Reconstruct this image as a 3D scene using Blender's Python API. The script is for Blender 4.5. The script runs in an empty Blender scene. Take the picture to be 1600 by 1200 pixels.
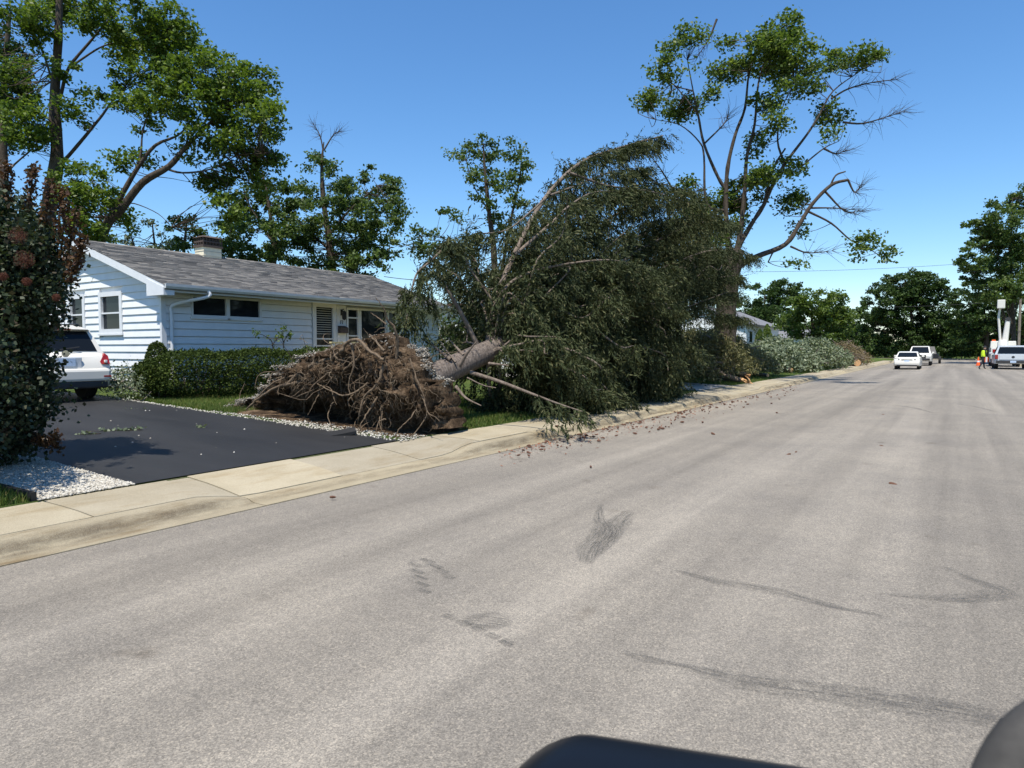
import bpy, math, random
import numpy as np
from mathutils import Vector, Matrix

rng = np.random.default_rng(7)
random.seed(7)
S = bpy.context.scene
C = S.collection

# ------------------------------------------------------------------ camera, sky, sun, exposure
FOC, CH = 1063.0, 1.65
YAW, PIT = math.atan(690 / FOC), math.atan(55 / FOC)
cam_d = bpy.data.cameras.new('camera')
cam_d.sensor_width = 36.0
cam_d.lens = 36.0 * FOC / 1600.0
cam_d.clip_start, cam_d.clip_end = 0.05, 3000
cam_d.dof.use_dof = True
cam_d.dof.focus_distance = 16.0
cam_d.dof.aperture_fstop = 8.0
cam = bpy.data.objects.new('camera', cam_d)
cam.location = (0, 0, CH)
cam.rotation_euler = (math.pi / 2 - PIT, 0, YAW)
C.objects.link(cam)
S.camera = cam

SUN = Vector((0.13, -0.43, 1.0)).normalized()
W = bpy.data.worlds.new('World'); S.world = W; W.use_nodes = True
nt = W.node_tree
bg = nt.nodes['Background']
sky = nt.nodes.new('ShaderNodeTexSky')
sky.sky_type = 'NISHITA'; sky.sun_disc = False
sky.sun_elevation = math.asin(SUN.z)
sky.sun_rotation = math.atan2(SUN.x, SUN.y)
sky.altitude = 200; sky.air_density = 1.2; sky.dust_density = 0.0; sky.ozone_density = 8.0
hsv = nt.nodes.new('ShaderNodeHueSaturation'); hsv.inputs['Saturation'].default_value = 1.12
nt.links.new(sky.outputs[0], hsv.inputs['Color']); nt.links.new(hsv.outputs[0], bg.inputs[0])
bg.inputs[1].default_value = 0.12
sd = bpy.data.lights.new('sun', 'SUN'); sd.energy = 5.0; sd.angle = math.radians(0.5); sd.color = (1.0, 0.945, 0.85)
so = bpy.data.objects.new('sun', sd); C.objects.link(so)
so.rotation_euler = SUN.to_track_quat('Z', 'Y').to_euler()
so.location = (0, 0, 40)
vs = S.view_settings
vs.view_transform = 'Standard'; vs.look = 'None'; vs.exposure = 0.55; vs.gamma = 1.0; vs.use_curve_mapping = False
S.cycles.max_bounces = 6; S.cycles.transparent_max_bounces = 12

# ------------------------------------------------------------------ measuring the place from the photo
_f = np.array([-math.sin(YAW) * math.cos(PIT), math.cos(YAW) * math.cos(PIT), -math.sin(PIT)])
_r = np.array([math.cos(YAW), math.sin(YAW), 0.0]); _u = np.cross(_r, _f)
_O = np.array([0, 0, CH])
def _ray(u, v): return _f + (u - 800) / FOC * _r - (v - 600) / FOC * _u
def at(u, v, dep):
    d = _ray(u, v); return _O + d * dep / (-d[0] * math.sin(YAW) + d[1] * math.cos(YAW))
def onz(u, v, z): d = _ray(u, v); return _O + d * (z - CH) / d[2]
def ony(u, v, y): d = _ray(u, v); return _O + d * y / d[1]
def onx(u, v, x): d = _ray(u, v); return _O + d * x / d[0]
def gz(x):
    L = -x
    if L < 7.5: return 0.15
    if L < 17.5: return 0.15 + 0.038 * (L - 7.5)
    return 0.53 + min(0.3, 0.01 * (L - 17.5))

# ------------------------------------------------------------------ materials
def lin(r, g, b): return (r, g, b, 1.0)
def newmat(name):
    m = bpy.data.materials.new(name); m.use_nodes = True
    n = m.node_tree; p = n.nodes['Principled BSDF']
    return m, n, p
def N(n, t, **k):
    x = n.nodes.new(t)
    for a, b in k.items(): setattr(x, a, b)
    return x
def pos_node(n, scale=(1, 1, 1), obj=False):
    if obj: g = N(n, 'ShaderNodeTexCoord').outputs['Object']
    else: g = N(n, 'ShaderNodeNewGeometry').outputs['Position']
    mp = N(n, 'ShaderNodeMapping'); mp.inputs['Scale'].default_value = scale
    n.links.new(g, mp.inputs[0]); return mp.outputs[0]
def noise(n, co, scale, detail=4, rough=0.55):
    t = N(n, 'ShaderNodeTexNoise'); t.inputs['Scale'].default_value = scale
    t.inputs['Detail'].default_value = detail; t.inputs['Roughness'].default_value = rough
    n.links.new(co, t.inputs['Vector']); return t.outputs['Fac']
def ramp(n, fac, stops):
    r = N(n, 'ShaderNodeValToRGB'); e = r.color_ramp.elements
    while len(e) < len(stops): e.new(0.5)
    for i, (p, c) in enumerate(stops):
        e[i].position = p; e[i].color = c if len(c) == 4 else (*c, 1)
    n.links.new(fac, r.inputs[0]); return r.outputs[0]
def mix(n, fac, a, b, mode='MIX'):
    m = N(n, 'ShaderNodeMix', data_type='RGBA', blend_type=mode)
    for s, v in ((m.inputs[0], fac), (m.inputs[6], a), (m.inputs[7], b)):
        if hasattr(v, 'links') or hasattr(v, 'is_linked'): n.links.new(v, s)
        else: s.default_value = v if not isinstance(v, tuple) else (v if len(v) == 4 else (*v, 1))
    return m.outputs[2]
def bump(n, h, strength, dist, p):
    b = N(n, 'ShaderNodeBump'); b.inputs['Strength'].default_value = strength; b.inputs['Distance'].default_value = dist
    n.links.new(h, b.inputs['Height']); n.links.new(b.outputs[0], p.inputs['Normal'])

def plain(name, col, rough=0.6, var=0.15, scale=6.0, spec=0.4, metal=0.0, bmp=0.0, bscale=60, obj=False):
    m, n, p = newmat(name)
    co = pos_node(n, obj=obj)
    f = noise(n, co, scale)
    a = tuple(c * (1 - var) for c in col[:3]); b = tuple(min(1, c * (1 + var)) for c in col[:3])
    n.links.new(ramp(n, f, [(0.3, a), (0.7, b)]), p.inputs['Base Color'])
    p.inputs['Roughness'].default_value = rough; p.inputs['Metallic'].default_value = metal
    p.inputs['Specular IOR Level'].default_value = spec
    if bmp: bump(n, noise(n, co, bscale, 6), bmp, 0.02, p)
    return m

def leafmat(name, c1, c2, trans=0.3, rough=0.5, c3=None, spec=0.25):
    m, n, p = newmat(name)
    g = N(n, 'ShaderNodeNewGeometry')
    st = [(0.0, c1), (1.0, c2)] if c3 is None else [(0.0, c1), (0.8, c2), (1.0, c3)]
    col = ramp(n, g.outputs['Random Per Island'], st)
    big = noise(n, pos_node(n), 0.6, 2)
    col = mix(n, 1.0, col, ramp(n, big, [(0.3, (0.75, 0.78, 0.75)), (0.7, (1.2, 1.15, 1.0))]), 'MULTIPLY')
    n.links.new(col, p.inputs['Base Color'])
    p.inputs['Roughness'].default_value = rough; p.inputs['Specular IOR Level'].default_value = spec
    tr = N(n, 'ShaderNodeBsdfTranslucent')
    n.links.new(mix(n, 1.0, col, (1.25, 1.3, 0.6), 'MULTIPLY'), tr.inputs[0])
    mx = N(n, 'ShaderNodeMixShader'); mx.inputs[0].default_value = trans
    out = n.nodes['Material Output']
    n.links.new(p.outputs[0], mx.inputs[1]); n.links.new(tr.outputs[0], mx.inputs[2]); n.links.new(mx.outputs[0], out.inputs[0])
    return m

def barkmat(name, c1, c2, sc=9):
    m, n, p = newmat(name)
    co = pos_node(n, (1, 1, 0.35))
    f = noise(n, co, sc, 8, 0.7)
    n.links.new(ramp(n, f, [(0.3, c1), (0.7, c2)]), p.inputs['Base Color'])
    p.inputs['Roughness'].default_value = 0.9; p.inputs['Specular IOR Level'].default_value = 0.15
    bump(n, f, 0.9, 0.05, p)
    return m

def roadmat():
    m, n, p = newmat('asphalt_road')
    co = pos_node(n)
    fine = noise(n, co, 150, 3, 0.7)
    vor = N(n, 'ShaderNodeTexVoronoi'); vor.inputs['Scale'].default_value = 120
    n.links.new(co, vor.inputs['Vector'])
    spk = ramp(n, vor.outputs['Color'], [(0.0, (0.52, 0.52, 0.52)), (0.6, (1.0, 1.0, 1.0)), (1.0, (1.55, 1.5, 1.42))])
    streak = noise(n, pos_node(n, (1.1, 0.03, 1)), 1.0, 4, 0.55)
    streak2 = noise(n, pos_node(n, (7, 0.25, 1)), 1.0, 4, 0.65)
    patch = noise(n, co, 0.6, 6, 0.65); spot = noise(n, co, 2.3, 2, 0.4); mid = noise(n, co, 9, 5, 0.7)
    base = ramp(n, streak, [(0.34, (0.166, 0.151, 0.130)), (0.66, (0.257, 0.234, 0.200))])
    base = mix(n, 1.0, base, ramp(n, streak2, [(0.3, (0.95, 0.95, 0.95)), (0.7, (1.05, 1.05, 1.05))]), 'MULTIPLY')
    base = mix(n, 1.0, base, ramp(n, patch, [(0.3, (0.86, 0.86, 0.87)), (0.7, (1.12, 1.11, 1.09))]), 'MULTIPLY')
    base = mix(n, 1.0, base, ramp(n, mid, [(0.3, (0.92, 0.92, 0.92)), (0.7, (1.07, 1.07, 1.06))]), 'MULTIPLY')
    base = mix(n, 1.0, base, ramp(n, spot, [(0.70, (1, 1, 1)), (0.80, (0.72, 0.70, 0.68))]), 'MULTIPLY')
    base = mix(n, 1.0, base, ramp(n, fine, [(0.25, (0.5, 0.5, 0.5)), (0.75, (1.5, 1.48, 1.45))]), 'MULTIPLY')
    base = mix(n, 0.8, base, mix(n, 1.0, base, spk, 'MULTIPLY'))
    n.links.new(base, p.inputs['Base Color'])
    p.inputs['Roughness'].default_value = 0.85; p.inputs['Specular IOR Level'].default_value = 0.25
    bump(n, fine, 0.5, 0.006, p)
    return m
def concretemat(name, c1, c2, stain=(0.55, 0.45, 0.3)):
    m, n, p = newmat(name)
    co = pos_node(n)
    a = noise(n, co, 1.3, 6, 0.65); b = noise(n, co, 110, 3, 0.7); s = noise(n, pos_node(n, (2.5, 0.5, 3)), 1.4, 6, 0.7)
    col = ramp(n, a, [(0.3, c1), (0.7, c2)])
    col = mix(n, 1.0, col, ramp(n, b, [(0.25, (0.68, 0.68, 0.66)), (0.75, (1.28, 1.28, 1.25))]), 'MULTIPLY')
    col = mix(n, 1.0, col, ramp(n, s, [(0.52, (1, 1, 1)), (0.72, stain)]), 'MULTIPLY')
    g = N(n, 'ShaderNodeObjectInfo')
    col = mix(n, 1.0, col, ramp(n, g.outputs['Random'], [(0, (0.88, 0.88, 0.9)), (1, (1.08, 1.06, 1.02))]), 'MULTIPLY')
    n.links.new(col, p.inputs['Base Color']); p.inputs['Roughness'].default_value = 0.9
    p.inputs['Specular IOR Level'].default_value = 0.2
    bump(n, b, 0.4, 0.004, p)
    return m
def drivemat():
    m, n, p = newmat('sealed_asphalt')
    co = pos_node(n)
    a = noise(n, pos_node(n, (0.3, 1.2, 1)), 1.2, 5, 0.6); b = noise(n, co, 120, 3, 0.7); d = noise(n, co, 30, 2, 0.5)
    col = ramp(n, a, [(0.3, (0.0165, 0.0165, 0.017)), (0.7, (0.027, 0.0265, 0.0265))])
    col = mix(n, 1.0, col, ramp(n, b, [(0.25, (0.7, 0.7, 0.7)), (0.75, (1.4, 1.4, 1.4))]), 'MULTIPLY')
    col = mix(n, ramp(n, d, [(0.74, (0, 0, 0)), (0.8, (0.5, 0.5, 0.5))]), col, (0.16, 0.15, 0.13))
    n.links.new(col, p.inputs['Base Color']); p.inputs['Roughness'].default_value = 0.62
    p.inputs['Specular IOR Level'].default_value = 0.25
    bump(n, b, 0.5, 0.005, p)
    return m
def groundmat():
    m, n, p = newmat('lawn_soil')
    co = pos_node(n)
    a = noise(n, co, 0.5, 6, 0.7); b = noise(n, co, 40, 4, 0.7)
    col = ramp(n, a, [(0.3, (0.05, 0.085, 0.02)), (0.6, (0.085, 0.115, 0.03)), (0.8, (0.15, 0.12, 0.06))])
    col = mix(n, 1.0, col, ramp(n, b, [(0.25, (0.5, 0.5, 0.5)), (0.75, (1.5, 1.5, 1.4))]), 'MULTIPLY')
    n.links.new(col, p.inputs['Base Color']); p.inputs['Roughness'].default_value = 1.0
    p.inputs['Specular IOR Level'].default_value = 0.1
    bump(n, b, 1.0, 0.05, p)
    return m
def islandmat(name, stops, rough=0.9, spec=0.2, bmp=0.0, bscale=40):
    m, n, p = newmat(name)
    g = N(n, 'ShaderNodeNewGeometry')
    col = ramp(n, g.outputs['Random Per Island'], stops)
    f = noise(n, pos_node(n), bscale, 5, 0.7)
    col = mix(n, 1.0, col, ramp(n, f, [(0.25, (0.72, 0.72, 0.72)), (0.75, (1.22, 1.22, 1.22))]), 'MULTIPLY')
    n.links.new(col, p.inputs['Base Color']); p.inputs['Roughness'].default_value = rough
    p.inputs['Specular IOR Level'].default_value = spec
    if bmp: bump(n, f, bmp, 0.02, p)
    return m
def glassmat(name, col=(0.012, 0.016, 0.02), rough=0.03):
    m, n, p = newmat(name)
    p.inputs['Base Color'].default_value = (*col, 1); p.inputs['Roughness'].default_value = rough
    p.inputs['Specular IOR Level'].default_value = 0.2
    return m
def decalmat(name='tyre_rubber_mark', col=(0.055, 0.055, 0.053, 1), sc=1.0):
    m, n, p = newmat(name)
    at_ = N(n, 'ShaderNodeAttribute'); at_.attribute_name = 'fade'
    ua = N(n, 'ShaderNodeAttribute'); ua.attribute_name = 'ruv'
    f = noise(n, ua.outputs['Vector'], sc, 5, 0.7); g = noise(n, pos_node(n), 130, 2, 0.6)
    mu = N(n, 'ShaderNodeMath', operation='MULTIPLY'); n.links.new(at_.outputs['Fac'], mu.inputs[0])
    n.links.new(ramp(n, f, [(0.40, (0.04, 0.04, 0.04)), (0.60, (1, 1, 1))]), mu.inputs[1])
    mu2 = N(n, 'ShaderNodeMath', operation='MULTIPLY'); n.links.new(mu.outputs[0], mu2.inputs[0])
    n.links.new(ramp(n, g, [(0.35, (0.25, 0.25, 0.25)), (0.6, (0.95, 0.95, 0.95))]), mu2.inputs[1])
    n.links.new(mu2.outputs[0], p.inputs['Alpha'])
    p.inputs['Base Color'].default_value = col; p.inputs['Roughness'].default_value = 0.8
    return m

M = dict(
    road=roadmat(), drive=drivemat(), ground=groundmat(),
    walk=concretemat('sidewalk_concrete', (0.285, 0.247, 0.178), (0.355, 0.315, 0.24), (0.82, 0.76, 0.66)),
    kerb=concretemat('kerb_concrete', (0.265, 0.225, 0.155), (0.34, 0.295, 0.212), (0.6, 0.52, 0.42)),
    apron=concretemat('grey_concrete', (0.30, 0.28, 0.25), (0.38, 0.36, 0.32), (0.8, 0.8, 0.8)),
    siding=plain('white_siding', (0.66, 0.67, 0.675), 0.55, 0.05, 3, 0.35),
    trim=plain('white_trim', (0.62, 0.63, 0.64), 0.45, 0.04, 4),
    gutter=plain('gutter_metal', (0.52, 0.53, 0.53), 0.4, 0.08, 5),
    soffit=plain('soffit_paint', (0.62, 0.62, 0.58), 0.6, 0.05, 3),
    foundation=plain('foundation_block', (0.33, 0.31, 0.28), 0.9, 0.15, 5, bmp=0.3),
    shingle=islandmat('asphalt_shingle', [(0.0, (0.115, 0.11, 0.105)), (0.5, (0.165, 0.158, 0.15)), (1.0, (0.23, 0.215, 0.195))], 0.95, 0.15, 0.5, 60),
    brownroof=islandmat('brown_shingle', [(0.0, (0.14, 0.07, 0.05)), (1.0, (0.2, 0.1, 0.075))], 0.95, 0.15, 0.5, 30),
    greyroof=islandmat('grey_far_shingle', [(0.0, (0.13, 0.135, 0.15)), (1.0, (0.2, 0.2, 0.21))], 0.95, 0.15, 0.5, 30),
    glass=glassmat('dark_window_glass'), blind=plain('window_blind', (0.35, 0.36, 0.33), 0.7, 0.05),
    cream=plain('cream_chimney_block', (0.72, 0.65, 0.48), 0.8, 0.08, 8), rust=plain('brown_chimney_cap', (0.07, 0.05, 0.04), 0.7, 0.3, 14),
    wood=plain('yellow_lumber', (0.50, 0.42, 0.22), 0.7, 0.18, 7), black=plain('black_metal', (0.015, 0.015, 0.016), 0.45, 0.2),
    rubber=plain('tyre_rubber', (0.018, 0.018, 0.018), 0.85, 0.2), rim=plain('alloy_rim', (0.45, 0.45, 0.46), 0.3, 0.1, metal=0.8),
    carwhite=plain('white_car_paint', (0.62, 0.60, 0.545), 0.2, 0.02, 2, 0.5), cardark=plain('dark_blue_car_paint', (0.012, 0.02, 0.045), 0.15, 0.1, 2, 0.5),
    carsilver=plain('silver_truck_paint', (0.50, 0.53, 0.56), 0.22, 0.03, 2, 0.5), carblack=plain('black_car_paint', (0.012, 0.012, 0.014), 0.15, 0.1, 2, 0.5),
    carglass=glassmat('car_glass', (0.008, 0.01, 0.013), 0.02), plastic=plain('dark_plastic', (0.03, 0.03, 0.032), 0.55, 0.2),
    red=plain('red_lamp', (0.26, 0.012, 0.01), 0.15, 0.15, 20, 0.6), chrome=plain('chrome', (0.6, 0.6, 0.62), 0.12, 0.05, metal=1.0),
    clear=plain('clear_lamp', (0.6, 0.6, 0.58), 0.1, 0.1), plate=plain('licence_plate', (0.42, 0.52, 0.66), 0.5, 0.15, 30),
    dirt=None, root=barkmat('root_bark', (0.06, 0.043, 0.03), (0.25, 0.185, 0.125), 20), rootlet=islandmat('fine_roots', [(0.0, (0.05, 0.035, 0.024)), (0.6, (0.15, 0.108, 0.072)), (1.0, (0.34, 0.265, 0.185))]),
    bark=barkmat('grey_brown_bark', (0.03, 0.023, 0.018), (0.10, 0.08, 0.062)),
    sprucebark=barkmat('spruce_bark', (0.055, 0.042, 0.035), (0.27, 0.225, 0.19), 26), limb=barkmat('spruce_limb_bark', (0.075, 0.058, 0.045), (0.26, 0.21, 0.17), 16),
    deadwood=barkmat('dead_twig', (0.14, 0.115, 0.095), (0.30, 0.26, 0.22), 12), splinter=plain('fresh_split_wood', (0.46, 0.27, 0.13), 0.8, 0.3, 18),
    spruce=leafmat('spruce_needles', (0.026, 0.036, 0.018), (0.068, 0.081, 0.041), 0.15, 0.7, (0.125, 0.121, 0.068), 0.08),
    dryspruce=leafmat('drying_needles', (0.06, 0.065, 0.03), (0.14, 0.14, 0.065), 0.15, 0.7, (0.2, 0.17, 0.09)),
    maple=leafmat('maple_leaf', (0.052, 0.09, 0.02), (0.118, 0.172, 0.042), 0.42, 0.45, (0.165, 0.215, 0.07)),
    bigleaf=leafmat('yard_tree_leaf', (0.05, 0.088, 0.016), (0.118, 0.178, 0.034), 0.42, 0.45, (0.165, 0.215, 0.055)),
    backleaf=leafmat('back_tree_leaf', (0.04, 0.075, 0.02), (0.098, 0.148, 0.042), 0.38, 0.5, (0.145, 0.185, 0.08)),
    darkleaf=leafmat('far_tree_leaf', (0.022, 0.046, 0.012), (0.055, 0.095, 0.022), 0.25, 0.55),
    paleleaf=leafmat('wilted_pale_leaf', (0.085, 0.11, 0.065), (0.18, 0.215, 0.145), 0.2, 0.6, (0.29, 0.31, 0.235)),
    hedge=leafmat('hedge_leaf', (0.018, 0.030, 0.009), (0.050, 0.075, 0.019), 0.18, 0.6, (0.10, 0.13, 0.03), 0.06),
    smoke=leafmat('smoke_bush_leaf', (0.018, 0.031, 0.018), (0.054, 0.076, 0.042), 0.2, 0.5, (0.075, 0.055, 0.042)),
    smokered=leafmat('smoke_bush_red_shoot', (0.06, 0.028, 0.02), (0.10, 0.06, 0.03), 0.25, 0.45),
    plume=leafmat('smoke_bush_plume', (0.085, 0.03, 0.026), (0.17, 0.07, 0.055), 0.3, 0.8),
    brownbrush=leafmat('dead_brown_brush', (0.10, 0.075, 0.045), (0.22, 0.17, 0.10), 0.1, 0.8, (0.12, 0.14, 0.06)),
    grass=leafmat('grass_blade', (0.045, 0.09, 0.015), (0.12, 0.17, 0.04), 0.3, 0.6, (0.26, 0.22, 0.09)),
    gravel=islandmat('white_gravel', [(0.0, (0.24, 0.215, 0.175)), (0.5, (0.40, 0.375, 0.32)), (1.0, (0.52, 0.495, 0.44))], 0.85, 0.3),
    crust=islandmat('grey_gravel_crust', [(0.0, (0.16, 0.135, 0.105)), (0.6, (0.30, 0.27, 0.225)), (1.0, (0.46, 0.43, 0.38))], 0.9, 0.2),
    cone=plain('spruce_cone', (0.10, 0.045, 0.026), 0.8, 0.4, 60), bits=islandmat('bark_litter', [(0.0, (0.09, 0.035, 0.02)), (1.0, (0.26, 0.11, 0.06))]),
    orange=plain('traffic_orange', (0.75, 0.11, 0.02), 0.5, 0.05), hivis=plain('hi_vis_yellow', (0.55, 0.75, 0.03), 0.7, 0.08, 12),
    navy=plain('dark_clothing', (0.014, 0.016, 0.022), 0.9, 0.3, 14), jeans=plain('dark_jeans', (0.03, 0.04, 0.06), 0.9, 0.3, 14), skin=plain('skin', (0.36, 0.21, 0.15), 0.6, 0.1),
    mirror=plain('blue_black_car_mirror', (0.005, 0.0065, 0.010), 0.4, 0.15, 5, 0.2), trimgrey=plain('grey_door_trim', (0.045, 0.042, 0.038), 0.8, 0.3, 40),
    edging=plain('black_edging', (0.012, 0.012, 0.012), 0.6, 0.2), wire=plain('utility_wire', (0.02, 0.02, 0.022), 0.7, 0.1), decal=decalmat(), kerbdirtshade=decalmat('kerb_grime_shading', (0.10, 0.07, 0.042, 1), 2.2), polewood=barkmat('pole_wood', (0.16, 0.13, 0.1), (0.28, 0.24, 0.2), 8),  # kerb grime colour also carries painted shading for the kerb face
)
def dirtmat():
    m, n, p = newmat('root_soil')
    co = pos_node(n)
    a = noise(n, co, 3.5, 8, 0.75); b = noise(n, co, 45, 5, 0.8); st = noise(n, pos_node(n, (14, 14, 1.5)), 1.0, 5, 0.7)
    col = ramp(n, a, [(0.3, (0.032, 0.022, 0.015)), (0.5, (0.105, 0.073, 0.048)), (0.68, (0.30, 0.215, 0.14))])
    col = mix(n, 1.0, col, ramp(n, b, [(0.25, (0.4, 0.4, 0.4)), (0.75, (1.6, 1.55, 1.5))]), 'MULTIPLY')
    col = mix(n, 1.0, col, ramp(n, st, [(0.35, (0.6, 0.6, 0.6)), (0.65, (1.3, 1.3, 1.3))]), 'MULTIPLY')
    n.links.new(col, p.inputs['Base Color']); p.inputs['Roughness'].default_value = 1.0
    p.inputs['Specular IOR Level'].default_value = 0.05
    bump(n, b, 1.0, 0.06, p)
    return m
M['dirt'] = dirtmat()

# ------------------------------------------------------------------ mesh helpers
def link(o, parent=None):
    C.objects.link(o)
    if parent is not None: o.parent = parent
    return o
def mesh_np(name, V, F, mat, parent=None, smooth=False):
    V = np.asarray(V, dtype=np.float32); F = np.asarray(F, dtype=np.int32)
    me = bpy.data.meshes.new(name); k = F.shape[1]
    me.vertices.add(len(V)); me.vertices.foreach_set('co', V.ravel())
    me.loops.add(F.size); me.loops.foreach_set('vertex_index', F.ravel())
    me.polygons.add(len(F)); me.polygons.foreach_set('loop_start', np.arange(0, F.size, k, dtype=np.int32))
    me.update(calc_edges=True); me.validate()
    if smooth: me.polygons.foreach_set('use_smooth', np.ones(len(F), dtype=bool))
    me.materials.append(mat)
    return link(bpy.data.objects.new(name, me), parent)
def tube_np(pts, rads, n=7, cap=True):
    P = np.asarray(pts, float); R = np.asarray(rads, float)
    if R.ndim == 0: R = np.full(len(P), float(R))
    T = np.gradient(P, axis=0); T /= np.linalg.norm(T, axis=1)[:, None] + 1e-9
    a = np.array([0, 0, 1.0]) if abs(T[0][2]) < 0.9 else np.array([1.0, 0, 0])
    u = np.cross(T[0], a); u /= np.linalg.norm(u)
    V = []
    ang = np.linspace(0, 2 * np.pi, n, endpoint=False)
    for i in range(len(P)):
        u = u - T[i] * (u @ T[i]); u /= np.linalg.norm(u) + 1e-9
        w = np.cross(T[i], u)
        V.append(P[i] + R[i] * (np.cos(ang)[:, None] * u + np.sin(ang)[:, None] * w))
    V = np.concatenate(V)
    F = []
    for i in range(len(P) - 1):
        for j in range(n):
            k = (j + 1) % n
            F.append((i * n + j, i * n + k, (i + 1) * n + k, (i + 1) * n + j))
    if cap:
        c0 = len(V); V = np.vstack([V, P[0][None], P[-1][None]])
        b = (len(P) - 1) * n
        for j in range(0, n):
            k = (j + 1) % n
            F.append((c0, k, j, j)); F.append((c0 + 1, b + j, b + k, b + k))
    return V, F
def smooth_path(pts, k=4):
    P = np.asarray(pts, float)
    if len(P) < 3: return np.array([P[0] + (P[-1] - P[0]) * t for t in np.linspace(0, 1, k + 1)])
    Q = np.vstack([2 * P[0] - P[1], P, 2 * P[-1] - P[-2]]); out = []
    for i in range(1, len(Q) - 2):
        for t in np.linspace(0, 1, k, endpoint=False):
            p0, p1, p2, p3 = Q[i - 1], Q[i], Q[i + 1], Q[i + 2]
            out.append(0.5 * ((2 * p1) + (-p0 + p2) * t + (2 * p0 - 5 * p1 + 4 * p2 - p3) * t * t + (-p0 + 3 * p1 - 3 * p2 + p3) * t ** 3))
    out.append(P[-1]); return np.array(out)

class B:
    def __init__(s): s.v = []; s.f = []
    def add(s, V, F):
        o = len(s.v); s.v += [tuple(map(float, p)) for p in V]
        for f in F:
            g = []
            for i in f:
                if not g or g[-1] != i + o: g.append(i + o)
            if g[0] == g[-1]: g = g[:-1]
            s.f.append(tuple(g))
        return s
    def box(s, x0, x1, y0, y1, z0, z1):
        V = [(x, y, z) for z in (z0, z1) for y in (y0, y1) for x in (x0, x1)]
        return s.add(V, [(0, 2, 3, 1), (4, 5, 7, 6), (0, 1, 5, 4), (2, 6, 7, 3), (0, 4, 6, 2), (1, 3, 7, 5)])
    def obox(s, c, size, R=None):
        h = [d / 2 for d in size]; R = R or Matrix.Identity(3); c = Vector(c)
        V = [tuple(c + R @ Vector((x * h[0], y * h[1], z * h[2]))) for z in (-1, 1) for y in (-1, 1) for x in (-1, 1)]
        return s.add(V, [(0, 2, 3, 1), (4, 5, 7, 6), (0, 1, 5, 4), (2, 6, 7, 3), (0, 4, 6, 2), (1, 3, 7, 5)])
    def tube(s, pts, rads, n=8): return s.add(*tube_np(pts, rads, n))
    def prism(s, A, Bp):
        n = len(A); V = list(A) + list(Bp)
        F = [tuple(range(n - 1, -1, -1)), tuple(range(n, 2 * n))] + [(i, (i + 1) % n, n + (i + 1) % n, n + i) for i in range(n)]
        return s.add(V, F)
    def lathe(s, prof, n=16, c=(0, 0, 0), axis='z'):
        V = []; F = []
        for r, h in prof:
            for j in range(n):
                a = 2 * math.pi * j / n
                p = (r * math.cos(a), r * math.sin(a), h)
                if axis == 'y': p = (p[0], p[2], p[1])
                if axis == 'x': p = (p[2], p[0], p[1])
                V.append((p[0] + c[0], p[1] + c[1], p[2] + c[2]))
        for i in range(len(prof) - 1):
            for j in range(n):
                k = (j + 1) % n
                F.append((i * n + j, i * n + k, (i + 1) * n + k, (i + 1) * n + j))
        F.append(tuple(range(n - 1, -1, -1))); F.append(tuple((len(prof) - 1) * n + j for j in range(n)))
        return s.add(V, F)
    def obj(s, name, mat, parent=None, smooth=False, bevel=0, angle=40):
        me = bpy.data.meshes.new(name); me.from_pydata(s.v, [], s.f); me.validate(); me.update()
        me.materials.append(mat)
        import bmesh
        bm = bmesh.new(); bm.from_mesh(me); bmesh.ops.recalc_face_normals(bm, faces=bm.faces); bm.to_mesh(me); bm.free()
        if smooth:
            me.polygons.foreach_set('use_smooth', [True] * len(me.polygons))
            try: me.set_sharp_from_angle(angle=math.radians(angle))
            except Exception: pass
        o = link(bpy.data.objects.new(name, me), parent)
        if bevel:
            b = o.modifiers.new('bevel', 'BEVEL'); b.width = bevel; b.segments = 2; b.limit_method = 'ANGLE'; b.angle_limit = math.radians(35)
        return o
def tag(o, label=None, cat=None, group=None, kind=None):
    if label: o['label'] = label
    if cat: o['category'] = cat
    if group: o['group'] = group
    if kind: o['kind'] = kind
    return o
def thing(name, label, cat, loc=(0, 0, 0), rz=0, group=None):
    o = bpy.data.objects.new(name, None); o.location = loc; o.rotation_euler = (0, 0, rz); o.empty_display_size = 0.3
    C.objects.link(o); tag(o, label, cat, group); return o

def unit(a): return a / (np.linalg.norm(a, axis=-1, keepdims=True) + 1e-9)
def leaf_quads(P, size, up=0.6, asp=0.6, dirs=None):
    n = len(P); size = np.broadcast_to(np.asarray(size, float), (n,))[:, None]
    nor = unit(rng.normal(size=(n, 3)) + np.array([0, 0, up]))
    t = rng.normal(size=(n, 3)) if dirs is None else dirs
    t = unit(t - nor * np.sum(t * nor, 1, keepdims=True)); b = np.cross(nor, t)
    V = np.stack([P + t * size * 0.55, P + b * size * 0.5 * asp + t * size * 0.05, P - t * size * 0.5, P - b * size * 0.5 * asp + t * size * 0.05], 1).reshape(-1, 3)
    return V, np.arange(4 * n).reshape(n, 4)
def join_np(parts):
    Vs, Fs, o = [], [], 0
    for V, F in parts:
        V = np.asarray(V); Vs.append(V); Fs.append(np.asarray(F) + o); o += len(V)
    return np.vstack(Vs), np.vstack(Fs)

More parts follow.
